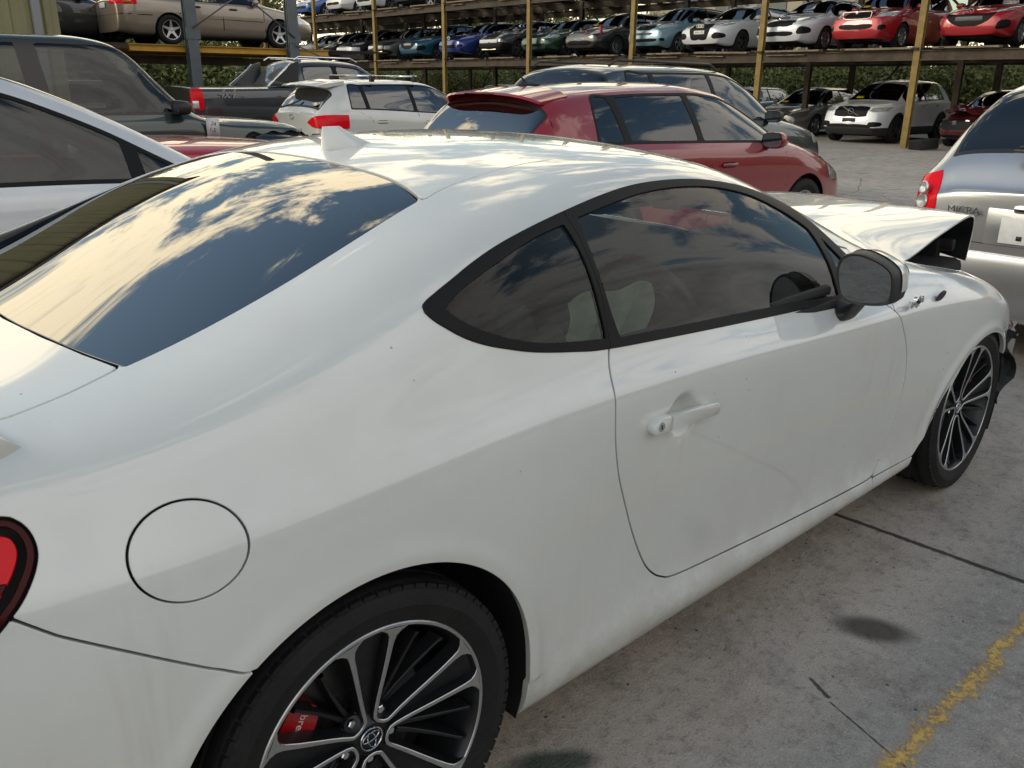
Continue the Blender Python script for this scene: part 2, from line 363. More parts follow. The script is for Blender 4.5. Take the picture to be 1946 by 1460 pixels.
# ------------------------------------------------------------------ triangle soups cut along level sets
class TM:
    def __init__(s, P, Nn, UV, T): s.P, s.N, s.UV, s.T = P, Nn, UV, T
    def sub(s, tri_mask):
        T = s.T[tri_mask]; u, inv = np.unique(T.ravel(), return_inverse=True)
        return TM(s.P[u], s.N[u], s.UV[u], inv.reshape(-1, 3))
def clip(tm, f):
    """part of tm where f < 0"""
    f = np.where(np.abs(f) < 1e-7, 1e-7, f); T = tm.T; s = f[T] < 0; cnt = s.sum(1)
    if len(T) == 0 or cnt.max() == 0: return TM(tm.P[:0], tm.N[:0], tm.UV[:0], np.zeros((0, 3), int))
    full = T[cnt == 3]
    edges = {}; 
    def cutpts(a, b):
        lo = np.minimum(a, b); hi = np.maximum(a, b); key = lo.astype(np.int64)*len(f) + hi; return key
    def rot(Tm, sm, want):   # rotate so that the lone vertex is first
        k = np.argmax(sm == want, 1); r = np.arange(len(Tm)); return np.stack([Tm[r, k], Tm[r, (k+1) % 3], Tm[r, (k+2) % 3]], 1)
    T1 = rot(T[cnt == 1], s[cnt == 1], True); T2 = rot(T[cnt == 2], s[cnt == 2], False)
    ks = np.concatenate([cutpts(T1[:, 0], T1[:, 1]), cutpts(T1[:, 0], T1[:, 2]), cutpts(T2[:, 0], T2[:, 1]), cutpts(T2[:, 0], T2[:, 2])])
    uk, inv = np.unique(ks, return_inverse=True); a = uk // len(f); b = uk % len(f); n0 = len(f)
    t = (f[a]/(f[a]-f[b]))[:, None]
    P = np.concatenate([tm.P, tm.P[a]+(tm.P[b]-tm.P[a])*t]); Nn = tm.N[a]+(tm.N[b]-tm.N[a])*t; Nn /= np.linalg.norm(Nn, axis=1, keepdims=True)+1e-12
    Nn = np.concatenate([tm.N, Nn]); UV = np.concatenate([tm.UV, tm.UV[a]+(tm.UV[b]-tm.UV[a])*t])
    n1, n2 = len(T1), len(T2); i = inv + n0
    e1, e2, g1, g2 = i[:n1], i[n1:2*n1], i[2*n1:2*n1+n2], i[2*n1+n2:]
    Tn = np.concatenate([full, np.stack([T1[:, 0], e1, e2], 1), np.stack([g1, T2[:, 1], T2[:, 2]], 1), np.stack([g1, T2[:, 2], g2], 1)])
    return TM(P, Nn, UV, Tn).sub(np.ones(len(Tn), bool))
def split(tm, fn): f = fn(tm); return clip(tm, f), clip(tm, -f)
def cat_tm(L_):
    L_ = [t for t in L_ if len(t.T)]; o = 0; Ts = []
    for t in L_: Ts.append(t.T+o); o += len(t.P)
    return TM(np.concatenate([t.P for t in L_]), np.concatenate([t.N for t in L_]), np.concatenate([t.UV for t in L_]), np.concatenate(Ts))
def poly_sdf(poly):
    poly = np.asarray(poly, float); A = poly; Bq = np.roll(poly, -1, 0)
    def f(a, b):
        q = np.stack([a, b], -1); out_ = np.full(len(q), 1e9); ins = np.zeros(len(q), bool)
        for p0, p1 in zip(A, Bq):
            d = p1-p0; w = q-p0; t = np.clip((w@d)/(d@d+1e-12), 0, 1); out_ = np.minimum(out_, np.hypot(*(w-t[:, None]*d).T))
            c = (p0[1] > q[:, 1]) != (p1[1] > q[:, 1]); xx = (p1[0]-p0[0])*(q[:, 1]-p0[1])/((p1[1]-p0[1]) if abs(p1[1]-p0[1]) > 1e-12 else 1e-12)+p0[0]
            ins ^= c & (q[:, 0] < xx)
        return np.where(ins, -out_, out_)
    return f
def smooth_poly(p, n=6, closed=True):
    """Catmull-Rom through p; a point repeated twice stays a corner"""
    p = np.asarray(p, float); m = len(p); o = []
    rng = range(m) if closed else range(m-1)
    for i in rng:
        g = (lambda k: p[k % m]) if closed else (lambda k: p[min(max(k, 0), m-1)])
        p0, p1, p2, p3 = g(i-1), g(i), g(i+1), g(i+2)
        if np.allclose(p1, p2): continue
        for k in range(n):
            t = k/n; o.append(.5*((2*p1)+(-p0+p2)*t+(2*p0-5*p1+4*p2-p3)*t*t+(-p0+3*p1-3*p2+p3)*t**3))
    if not closed: o.append(p[-1])
    return np.array(o)
def surf_tm(S, nu, nv, half=None):
    us = np.linspace(0, S.nu-1, nu); vs = np.linspace(0, S.nv-1, nv); P, Pu, Pv = S.grid(us, vs)
    Nn = np.cross(Pu, Pv); Nn /= np.linalg.norm(Nn, axis=2, keepdims=True)+1e-9
    # outward everywhere: compare with the direction from the middle of the section
    C = P.mean(1, keepdims=True)
    sg = np.sign((Nn*(P-C)).sum(2).mean()); Nn *= sg
    U, V = np.meshgrid(us, vs, indexing='ij'); idx = np.arange(nu*nv).reshape(nu, nv)
    a, b, c, d = idx[:-1, :-1].ravel(), idx[1:, :-1].ravel(), idx[1:, 1:].ravel(), idx[:-1, 1:].ravel()
    T = np.concatenate([np.stack([a, b, c], 1), np.stack([a, c, d], 1)])
    if sg < 0: T = T[:, ::-1]
    P = P.reshape(-1, 3); ar = np.linalg.norm(np.cross(P[T[:, 1]]-P[T[:, 0]], P[T[:, 2]]-P[T[:, 0]]), axis=1)
    T = T[ar > 1e-10]
    return TM(P, Nn.reshape(-1, 3), np.stack([U.ravel(), V.ravel()], 1), T)
def boundary(tm):
    T = tm.T; e = np.concatenate([T[:, [0, 1]], T[:, [1, 2]], T[:, [2, 0]]]); key = np.sort(e, 1); k = key[:, 0].astype(np.int64)*len(tm.P)+key[:, 1]
    u, inv, cnt = np.unique(k, return_inverse=True, return_counts=True); return e[cnt[inv] == 1]
def tm_obj(name, pieces, parent, lip=0.0, offset=0.0):
    """pieces: [(tm, mat)] -> one object, smooth normals from the master surface, optional returned edge"""
    Ps, Ns, Ts, Ms, mats = [], [], [], [], []; o = 0
    for tm, mat in pieces:
        if len(tm.T) == 0: continue
        if mat not in mats: mats.append(mat)
        P = tm.P + tm.N*offset; Ps.append(P); Ns.append(tm.N); Ts.append(tm.T+o); Ms.append(np.full(len(tm.T), mats.index(mat))); o += len(P)
        if lip:
            e = boundary(tm); a, b = e[:, 0], e[:, 1]; d = P[b]-P[a]; nn = tm.N[a]+tm.N[b]; sidew = np.cross(d, nn); sidew /= np.linalg.norm(sidew, axis=1, keepdims=True)+1e-12
            r = .0016
            q0, q1 = P[a], P[b]; m0, m1 = P[a]+sidew*r-tm.N[a]*r, P[b]+sidew*r-tm.N[b]*r; b0, b1 = m0-tm.N[a]*lip, m1-tm.N[b]*lip
            n = len(a); V = np.concatenate([q0, q1, m0, m1, b0, b1]); s2 = sidew
            NN = np.concatenate([tm.N[a], tm.N[b], s2, s2, s2, s2]); i = np.arange(n)
            Tq = np.concatenate([np.stack([i+n, i, i+2*n], 1), np.stack([i+n, i+2*n, i+3*n], 1), np.stack([i+3*n, i+2*n, i+4*n], 1), np.stack([i+3*n, i+4*n, i+5*n], 1)])
            Ps.append(V); Ns.append(NN); Ts.append(Tq+o); Ms.append(np.full(len(Tq), mats.index(mat))); o += len(V)
    if not Ps: return None
    return mesh_obj(name, np.concatenate(Ps), np.concatenate(Ts), mats, parent, True, np.concatenate(Ns), np.concatenate(Ms))
# ------------------------------------------------------------------ wheels
def tyre(b, R, w2, rr_, m=RUBBER, n=64):
    p = [(rr_-.010, -w2*.80), (rr_, -w2*.93), (rr_+.012, -w2*.985), (rr_+(R-rr_)*.42, -w2*1.03), (rr_+(R-rr_)*.47, -w2*1.045), (rr_+(R-rr_)*.52, -w2*1.03), (R-.022, -w2*.985), (R-.012, -w2*.93), (R-.004, -w2*.83), (R-.001, -w2*.70)]
    for g in (-.5, -.17, .17, .5):
        p += [(R, w2*(g-.07)), (R-.007, w2*(g-.05)), (R-.007, w2*(g+.05)), (R, w2*(g+.07))]
    p += [(R-.001, w2*.70), (R-.004, w2*.83), (R-.012, w2*.93), (R-.022, w2*.985), (rr_+(R-rr_)*.5, w2*1.04), (rr_, w2*.93), (rr_-.01, w2*.8)]
    b.lathe(p, m, n)
    for k in range(72):     # shoulder blocks
        a = 2*math.pi*k/72; T = Matrix.Rotation(-a, 4, 'Y')
        b.box((R-.0105, -w2*.885, 0), (.011, w2*.13, R*.068), m, T)
def ribbon(b, pts, hw, face, side, depth):
    """machined face strip following pts (x,y,z) with half widths hw across, dark walls below"""
    V = []; n = len(pts)
    for i, p in enumerate(pts):
        p = Vector(p); t = (Vector(pts[min(i+1, n-1)])-Vector(pts[max(i-1, 0)])); t.y = 0; t.normalize(); s = Vector((-t.z, 0, t.x))
        h = hw[i]; V += [p-s*h, p-s*(h-.0012)+Vector((0, -.0012, 0)), p+s*(h-.0012)+Vector((0, -.0012, 0)), p+s*h, p+s*(h+.003)+Vector((0, depth, 0)), p-s*(h+.003)+Vector((0, depth, 0))]
    F = [(6*i+a, 6*i+c, 6*i+6+c, 6*i+6+a) for i in range(n-1) for (a, c) in ((0, 1), (1, 2), (2, 3))]
    b.add(V, F, face); b.add(V, [(6*i+a, 6*i+c, 6*i+6+c, 6*i+6+a) for i in range(n-1) for (a, c) in ((3, 4), (4, 5), (5, 0))], side)
def hero_wheel(name, spin, caliper_at):
    w = empty(name)
    t = B(); tyre(t, .3125, .104, .2375, n=96); to = t.make('tyre', w, ang=28)
    r = B()
    r.lathe([(.2385, -.092), (.2388, -.0985), (.2370, -.1005), (.2325, -.1005), (.2310, -.0985)], MACH, 96)
    r.lathe([(.2310, -.0985), (.226, -.090), (.221, -.070), (.214, -.03), (.206, .0), (.202, .09)], ALLOY_D, 64)
    for k in range(5):
        b0 = rad(spin+36+72*k); L1 = [(.231, -24.5, -.0995, .030), (.224, -24.5, -.0985, .0165), (.215, -24.6, -.0970, .0085), (.200, -24.6, -.0945, .0058), (.17, -24.6, -.0905, .0050), (.13, -24.4, -.084, .0045), (.095, -24.2, -.078, .0042), (.07, -24, -.0745, .004), (.052, -24, -.073, .0038), (.042, -22, -.0725, .0036), (.036, -12, -.072, .0034)]
        pts = [(rr*math.cos(b0+rad(a)), y, rr*math.sin(b0+rad(a))) for rr, a, y, h in L1]; hs = [q[3] for q in L1]
        pts2 = [(rr*math.cos(b0-rad(a)), y, rr*math.sin(b0-rad(a))) for rr, a, y, h in L1]
        ribbon(r, pts+[(.0345*math.cos(b0), -.072, .0345*math.sin(b0))]+pts2[::-1], hs+[.0034]+hs[::-1], MACH, ALLOY_D, .030)
        # recessed dark spoke with a fine ridge
        sp = [(.060, -.050, .010), (.10, -.058, .008), (.15, -.070, .0065), (.20, -.084, .005), (.214, -.090, .008)]
        for da in (-9, 8):
            q = [(rr*math.cos(b0+rad(da)*(rr/.2)**.6), y, rr*math.sin(b0+rad(da)*(rr/.2)**.6)) for rr, y, h in sp]
            ribbon(r, q, [h*.55 for rr, y, h in sp], ALLOY_D, ALLOY_D, .03)
        # web in the narrow slot of each pair
        b1 = b0+rad(36); q = [(rr*math.cos(b1), y, rr*math.sin(b1)) for rr, y in ((.03, -.060), (.08, -.060), (.15, -.068), (.21, -.080), (.228, -.088))]
        ribbon(r, q, [.010, .014, .022, .030, .034], ALLOY_D, ALLOY_D, .02)
        T = Matrix.Translation((.0505*math.cos(b0), 0, .0505*math.sin(b0)))
        r.lathe([(.0, -.062), (.007, -.062), (.0088, -.060), (.0095, -.045)], CHROME, 6, T); r.lathe([(.0095, -.050), (.0145, -.050), (.0165, -.058), (.0175, -.050)], ALLOY_D, 20, T)
    r.lathe([(.062, -.045), (.060, -.052), (.036, -.068), (.031, -.0715), (.0295, -.0715), (.0290, -.069), (0, -.070)], ALLOY_D, 48)
    r.make('rim', w, ang=30)
    e = B()
    def ell(cx, cz, a, c, rr=.0011):
        e.tube([(cx+a*math.cos(q), -.0715, cz+c*math.sin(q)) for q in np.linspace(0, 2*math.pi, 33)], rr, CHROME, 6, cap=False)
    ell(0, 0, .0225, .0225, .0015); ell(0, .0048, .0178, .0085); ell(0, -.0025, .0078, .0165)
    eo = e.make('centre_cap_badge', w); eo.rotation_euler = (0, rad(-12), 0)
    d = B(); d.lathe([(.04, -.018), (.075, -.02), (.078, -.010), (.147, -.010), (.147, .014), (.05, .014)], DISC, 64); d.lathe([(.0, .0), (.19, .0), (.2, .05)], DARK, 32); d.make('brake_disc', w)
    c = B(); a0 = rad(caliper_at); T = Matrix.Rotation(-a0, 4, 'Y')
    poly = [(.122, -.040), (.136, -.050), (.165, -.052), (.184, -.038), (.188, 0), (.184, .038), (.165, .052), (.136, .050), (.122, .040), (.118, 0)]
    c.prism([(x, z) for x, z in poly], -.052, .03, pmat('red_caliper', (.42, .008, .012), .28, coat=.8), T)
    co = c.make('brake_caliper', w, smooth=False)
    tx = text_obj('caliper_lettering', 'brembo', .021, pmat('caliper_white', (.75, .75, .75), .4), T @ frame((.152, -.0530, 0), (0, 0, 1), (-1, 0, 0)), co, .0004)
    return w
# ------------------------------------------------------------------ the white coupe
S = Surf(hero_net()); tm = surf_tm(S, 520, 330)
def vtop(t): return np.abs(t.UV[:, 1]-13)
def side(poly, lim=2.2, sm=False):
    f = poly_sdf(poly); return lambda t: np.maximum(f(t.P[:, 0], t.P[:, 2]), (lim-vtop(t))*.08)
def topf(poly, lim=3.2):
    f = poly_sdf(poly); return lambda t: np.maximum(f(t.P[:, 0], t.P[:, 1]), (vtop(t)-lim)*.08)
def ell(cx, cz, rx, rz): return lambda t: np.maximum((np.hypot((t.P[:, 0]-cx)/rx, (t.P[:, 2]-cz)/rz)-1)*min(rx, rz), (2.2-vtop(t))*.08)
# local relief: handle cup, wing vent inset, arch lips
def relief(tm):
    P = tm.P; x, z = P[:, 0], P[:, 2]; sidem = (vtop(tm) > 2.4)
    d = np.zeros(len(P))
    q = np.hypot((x-.828)/.060, (z-.738)/.062); tq = np.clip((1-q)/.62, 0, 1); d -= .024*tq*tq*(3-2*tq)*sidem
    for (cx, cz, R) in ((0, .302, .372), (2.60, .235, .366)):
        rr = np.hypot(x-cx, z-cz)-R; lip = np.exp(-((rr-.016)/.020)**2)*(z > .25); d += .006*lip*sidem
    tm.P = P+tm.N*d[:, None]
    return tm
def renorm(tm):
    T = tm.T; fn = np.cross(tm.P[T[:, 1]]-tm.P[T[:, 0]], tm.P[T[:, 2]]-tm.P[T[:, 0]]); Nn = np.zeros_like(tm.P)
    for k in range(3): np.add.at(Nn, T[:, k], fn)
    l = np.linalg.norm(Nn, axis=1, keepdims=True); tm.N = np.where(l > 1e-12, Nn/(l+1e-20), tm.N); return tm
nrm0 = tm.N.copy()
tm = relief(tm)
chg = np.linalg.norm(surf_tm(S, 520, 330).P-tm.P, axis=1) > 1e-5; n1_ = renorm(TM(tm.P, tm.N, tm.UV, tm.T)).N; tm.N = np.where(chg[:, None], n1_, nrm0)
coupe = empty('coupe'); tag(coupe, 'pearl white two-door coupe filling the foreground with its bonnet buckled up', 'car')
F_ARCH = [(2.14, .02), (2.158, .228), (2.185, .262), (2.269, .348), (2.365, .464), (2.44, .545), (2.52, .588), (2.61, .602), (2.70, .59), (2.79, .555), (2.87, .49), (2.925, .40), (2.955, .3), (2.965, .02)]
farch = side(smooth_poly(F_ARCH[:1]*2+F_ARCH+F_ARCH[-1:]*1, 4), 1.0)
def rarch(t):
    x, z = t.P[:, 0], t.P[:, 2]; f = np.hypot(x, z-.302)-.372; bx = np.maximum(np.abs(x)-.372, z-.302)
    return np.maximum(np.minimum(f, bx), (1-vtop(t))*.08)
_, tm = split(tm, rarch); _, tm = split(tm, farch)
# the smashed nose: everything ahead of the wheel arch below the lamp is gone
def nose(t):
    x, y, z = t.P.T; j = .012*np.sin(z*55)+.010*np.sin(z*23+1)+.01*np.sin(y*31)
    a = 3.06+j-x; b = np.maximum(2.90+j-x, z-.60-.5*(x-2.95))
    return np.minimum(np.where(True, a, a), b)
# f<0 where removed -> removed = not kept
_, tm = split(tm, nose)
hollow = TM(tm.P.copy(), tm.N, tm.UV, tm.T)
DLO = [(.205,1.066),(.212,1.047),(.236,1.027),(.268,1.006),(.31,.987),(.363,.97),(.426,.953),(.524,.935),(.626,.921),(.882,.904),(1.207,.886),(1.596,.866),(1.70,.858),(1.79,.862),(1.80,.885),(1.775,.93),(1.742,.975),(1.701,1.022),(1.64,1.073),(1.542,1.125),(1.374,1.176),(1.198,1.207),(1.046,1.219),(.895,1.219),(.769,1.208),(.635,1.188),(.515,1.166),(.418,1.144),(.342,1.121),(.283,1.099),(.241,1.083)]
QG = [(.243,1.058),(.243,1.058),(.268,1.034),(.317,1.007),(.38,.982),(.472,.959),(.622,.940),(.628,.942),(.628,.942),(.626,1.03),(.618,1.11),(.602,1.164),(.602,1.164),(.55,1.156),(.484,1.142),(.371,1.109),(.297,1.084)]
DG = [(.668,.934),(.668,.934),(.895,.921),(1.222,.904),(1.511,.886),(1.605,.880),(1.605,.880),(1.612,.95),(1.612,1.02),(1.605,1.05),(1.605,1.05),(1.573,1.072),(1.491,1.113),(1.37,1.157),(1.227,1.188),(1.072,1.203),(.919,1.203),(.792,1.192),(.645,1.172),(.645,1.172),(.647,1.09),(.656,1.0)]
VG = [(1.640,.880),(1.640,.880),(1.735,.876),(1.745,.885),(1.745,.885),(1.725,.925),(1.70,.965),(1.648,1.028),(1.648,1.028),(1.645,.95)]
dlo = side(smooth_poly(DLO, 5)); D_in, tm = split(tm, dlo)
qg = side(smooth_poly(QG, 5)); dg = side(smooth_poly(DG, 5)); vg = side(smooth_poly(VG, 5))
Q_, D_in = split(D_in, qg); G_, D_in = split(D_in, dg); V_, D_in = split(D_in, vg)
GAP = .0034
def panel(tm, fn, gap=GAP):
    inn = clip(tm, fn(tm)+gap); out_ = clip(tm, -(fn(tm)-gap)); return inn, out_
DOOR = [(.66,.98),(.635,.93),(.629,.918),(.614,.886),(.597,.83),(.598,.751),(.618,.66),(.655,.569),(.694,.485),(.742,.399),(.780,.348),(.826,.312),(.894,.293),(1.143,.276),(1.405,.262),(1.708,.250),(1.87,.248),(1.91,.262),(1.94,.301),(1.977,.37),(1.994,.49),(1.980,.60),(1.948,.68),(1.905,.745),(1.862,.803),(1.80,.855),(1.79,.90),(1.79,.98)]
dtop = [(1.3,1.10),(.9,1.10)]
doorf = side(smooth_poly(DOOR[:1]*2+DOOR+DOOR[-1:]*1+dtop[:1]*2+dtop[1:]*2, 5))
door, tm = panel(tm, doorf)
FUEL = ell(-.276, .806, .0815, .0665); fuel, tm = panel(tm, FUEL, .0027)
TAIL = [(-.516,.774),(-.505,.784),(-.485,.803),(-.465,.829),(-.455,.852),(-.456,.874),(-.466,.891),(-.486,.900),(-.56,.905),(-.70,.900),(-.86,.89),(-.90,.80),(-.80,.73),(-.62,.735),(-.54,.757)]
tailf = side(smooth_poly(TAIL, 6), 2.6)
def tail_side(t): return np.maximum(tailf(t), .42-np.abs(t.P[:, 1]))
lamp, tm = panel(tm, tail_side)
BUMP = [(-.10,.60),(-.21,.600),(-.232,.603),(-.283,.632),(-.379,.697),(-.457,.748),(-.503,.786),(-.60,.77),(-.95,.73),(-1.2,.73),(-1.2,-.2),(-.10,-.2)]
bump, tm = panel(tm, side(BUMP, -1))
TR = [(-.336,0),(-.330,.2),(-.31,.36),(-.285,.5),(-.262,.598),(-.262,.598),(-.35,.617),(-.43,.628),(-.60,.60),(-.80,.50),(-1.1,.45),(-1.1,0)]
trp = TR+[(x, -y) for x, y in TR[::-1]]; trunk, tm = panel(tm, topf(trp, 4.2))
BL = [(-.333,0),(-.327,.2),(-.307,.36),(-.282,.5),(-.256,.602),(-.256,.602),(-.10,.598),(.05,.59),(.20,.57),(.357,.536),(.357,.536),(.385,.42),(.395,.25),(.40,0)]
blp = smooth_poly(BL[:1]+BL[1:]+[(x, -y) for x, y in BL[::-1][1:-1]], 4)
back, tm = panel(tm, topf(blp, 3.4), .0025)
RF = [(.404,0),(.400,.25),(.390,.42),(.362,.541),(.362,.541),(.44,.520),(.519,.510),(.655,.493),(.80,.486),(.952,.487),(1.053,.497),(1.2,.515),(1.31,.535),(1.31,.535),(1.37,.4),(1.40,.2),(1.41,0)]
rfp = smooth_poly(RF+[(x, -y) for x, y in RF[::-1][1:-1]], 4); roof, tm = panel(tm, topf(rfp, 3.2), .0035)
WS = [(1.415,0),(1.405,.2),(1.375,.4),(1.325,.532),(1.325,.532),(1.50,.568),(1.70,.622),(1.88,.672),(1.88,.672),(1.99,.60),(2.08,.4),(2.12,.2),(2.13,0)]
wsp = smooth_poly(WS+[(x, -y) for x, y in WS[::-1][1:-1]], 4); wind, tm = panel(tm, topf(wsp, 3.4), .002)
HD = [(2.135,0),(2.12,.25),(2.06,.45),(1.95,.63),(1.95,.70),(2.05,.715),(2.3,.735),(2.6,.722),(2.85,.675),(3.05,.60),(3.30,.50),(3.5,.4),(3.5,0)]
hdp = HD+[(x, -y) for x, y in HD[::-1]]; _h, tm = split(tm, topf(hdp, 4.6))
FEN = [(1.862,.803),(1.905,.745),(1.948,.68),(1.980,.60),(1.994,.49),(1.977,.37),(1.94,.301),(1.91,.262),(1.895,.25),(1.895,.245),(2.3,.245),(3.6,.245),(3.6,1.1),(1.93,1.1),(1.93,.93),(1.88,.85)]
fend, tm = panel(tm, side(FEN, 2.6))
SK = [(1.893,.252),(1.893,.0),(2.5,.0),(2.5,.252)]; skirt, tm = panel(tm, side(SK, 2))
def half(t, s):
    if len(t.T) == 0: return t
    m = (t.P[t.T, 1].mean(1)*s) > 0; return t.sub(m)
WPD = pmat('white_paint_dirty_sill', (.77, .775, .76), .33, coat=1.0)
t_ = WPAINT.node_tree
LIP = .014
tm_obj('body_shell', [(tm, WPAINT)], coupe, LIP)
for s in (-1, 1):
    d = tm_obj('door', [(half(door, s), WPAINT)], coupe, LIP)
    tr = half(D_in, s)
    dz = side([(.632,.5),(.632,.93),(.640,1.03),(.628,1.14),(.615,1.185),(.60,1.3),(2.1,1.3),(2.1,.5)], 2.2)
    ta, tb = panel(tr, dz, .0012)
    tm_obj('window_trim', [(ta, TRIM)], d, .012, .0035); tm_obj('quarter_window_trim', [(tb, TRIM)], coupe, .012, .0035)
    tm_obj('window_glass', [(half(G_, s), HGLASS)], d, 0, -.001); tm_obj('quarter_light_glass', [(half(V_, s), HGLASS)], d, 0, -.001)
    tm_obj('quarter_window', [(half(Q_, s), DGLASS if False else HGLASS)], coupe, 0, -.001)
    tm_obj('front_fender', [(half(fend, s), WPAINT)], coupe, LIP); tm_obj('side_skirt', [(half(skirt, s), WPAINT)], coupe, LIP)
    if s < 0: tm_obj('fuel_lid', [(half(fuel, s), WPAINT)], coupe, LIP, .0006)
    lp = half(lamp, s); inner = clip(lp, tail_side(lp)+.022); outer = clip(lp, -(tail_side(lp)+.009))
    ridge = clip(inner, np.abs(inner.P[:, 2]-.815+.10*(inner.P[:, 0]+.46))-.005) if len(inner.T) else inner
    tl = tm_obj('tail_lamp', [(inner, REDL), (outer, REDD)], coupe, .01, .002)
    if len(ridge.T): tm_obj('lamp_ridge', [(ridge, REDD)], tl, .004, .006)
    # the door handle, sunk cup behind it is pressed into the skin
    hb = B()
    def blob(pl, y0, y1, rnd=.004):
        pl = smooth_poly(pl, 3); n = len(pl); c0 = pl.mean(0); V = []
        for k_, yy in ((.90, y0), (1, y0+rnd*.6), (1, y1-rnd), (.965, y1-rnd*.35), (.88, y1)):
            for q in pl: w_ = q-c0; L_ = np.hypot(*w_); f_ = 1-(1-k_)*.016/max(L_, .016)*1.0 if k_ < 1 else 1; f_ = 1-(1-k_)*min(1, .030/max(L_, .001)); V.append((c0[0]+w_[0]*f_, s*(.8655+yy), c0[1]+w_[1]*f_))
        hb.add(V, [(r_*n+i, r_*n+(i+1) % n, (r_+1)*n+(i+1) % n, (r_+1)*n+i) for r_ in range(4) for i in range(n)]+[tuple(range(n))[::-1], tuple(4*n+i for i in range(n))], WPAINT)
    blob([(.759, .7265), (.759, .7265), (.759, .7605), (.759, .7605), (.735, .763), (.712, .760), (.701, .747), (.703, .733), (.716, .726)], -.010, .0245)
    blob([(.762, .7265), (.762, .7265), (.85, .7245), (.915, .7215), (.934, .7255), (.937, .738), (.930, .7485), (.90, .7525), (.84, .7570), (.762, .7605), (.762, .7605)], .009, .025)
    blob([(.893, .728), (.93, .727), (.933, .740), (.925, .748), (.893, .748)], -.012, .015)
    ho = hb.make('door_handle', d, ang=50)
    lk = B(); lk.lathe([(0, s*.8910), (.0085, s*.8910), (.0105, s*.8905), (.0115, s*.886)], CHROME, 20, Matrix.Translation((.722, 0, .745))); lk.box((.722, s*.8912, .745), (.002, .002, .010), BLACK)
    lk.make('lock_cylinder', ho)
    # fender badge and vent
    vb = B(); vb.lathe([(0, s*.006), (.017, s*.006), (.019, s*.0)], BLACK, 24, Matrix.Translation((2.165, s*.857, .806)) @ Matrix.Rotation(rad(-18), 4, 'Y') @ Matrix.Diagonal((1.7, 1, .62, 1))); vb.make('fender_vent', coupe)
    eb = B(); T0 = Matrix.Translation((1.962, s*.864, .820)) @ Matrix.Rotation(rad(-6), 4, 'Y')
    eb.lathe([(.0175, s*.000), (.0185, s*.010), (.0165, s*.012), (.0150, s*.010), (0, s*.010)], CHROME, 32, T0)
    for k in (-1, 1):
        eb.box((k*.027, s*.004, 0), (.020, .010, .013), CHROME, T0, .002); eb.box((k*.036, s*.004, 0), (.008, .012, .022), CHROME, T0, .002)
    eo = eb.make('fender_badge', coupe)
    text_obj('badge_numerals', '86', .020, BLACK, frame((1.962, s*.877, .820), (1 if s < 0 else -1, 0, .1), (0, 0, 1)), eo, .0006)
tm_obj('boot_lid', [(trunk, WPAINT)], coupe, LIP); tm_obj('rear_bumper', [(bump, WPAINT)], coupe, LIP)
tm_obj('roof_panel', [(roof, WPAINT)], coupe, .008, -.001)
tm_obj('rear_window', [(back, BGLASS)], coupe, .004, -.0025)
tm_obj('windscreen', [(wind, HGLASS)], coupe, 0, -.002)
# dark inner shell behind every gap (panels only, no windows)
hs = hollow
for fn in (dlo, topf(blp, 3.4), topf(wsp, 3.4)): _, hs = split(hs, fn)
_, hs = split(hs, topf(hdp, 4.6)); hs = clip(hs, hs.P[:, 0]-2.85)
tm_obj('inner_shell', [(hs, DARK)], coupe, 0, -.016)
# ditch moulding at the rear corner of the roof panel
rd = B()
for s in (-1, 1):
    pts = [(.405, .30), (.400, .40), (.388, .47), (.372, .52), (.356, .541)]
    rd.tube([(x, s*y, 1.262-.16*(y-.25)**2*2.2-.0) for x, y in pts], .0001, TRIM, 6)
# shark fin
fb = B(); base = [(.449, .0), (.47, .018), (.53, .028), (.60, .020), (.635, 0)]
prof = [(0, 1.0, 0), (.012, .93, .004), (.035, .62, .010), (.058, .22, .020), (.066, .10, .024)]
V = []; F = []; nb = 24
for (h, wsc, sh) in prof:
    for k in range(nb):
        a = 2*math.pi*k/nb; cxx = .54; L0 = .095*(1-.0*h)
        xr = .452+sh*.35; xf = .634-(h/.066)**.75*.125
        x = (xr+xf)/2+(xf-xr)/2*math.cos(a); y = .030*wsc*math.sin(a)*(1 if h < .02 else .9)
        V.append((x, y, 1.266+h+.10*(x-.45)*(1-h/.066)))
for i in range(len(prof)-1):
    for k in range(nb): F.append((i*nb+k, i*nb+(k+1) % nb, (i+1)*nb+(k+1) % nb, (i+1)*nb+k))
F.append(tuple((len(prof)-1)*nb+k for k in range(nb)))
fb.add(V, F, WPAINT); fb.make('roof_antenna', coupe, ang=60)
lb = B(); pts = [(.101, .29, 1.172), (.107, .206, 1.177), (.108, .111, 1.178), (.103, .03, 1.176), (.1, 0, 1.174)]; lb.tube([(x, y, z-.014) for x, y, z in pts], .004, BLACK, 6)
for x, y, z in ((.101, -.02, 1.161), (.105, -.045, 1.163), (.111, -.075, 1.166), (.112, -.10, 1.165)): lb.box((x, y, z), (.016, .018, .010), BLACK, bev=.003)
lb.make('aerial_lead', coupe)
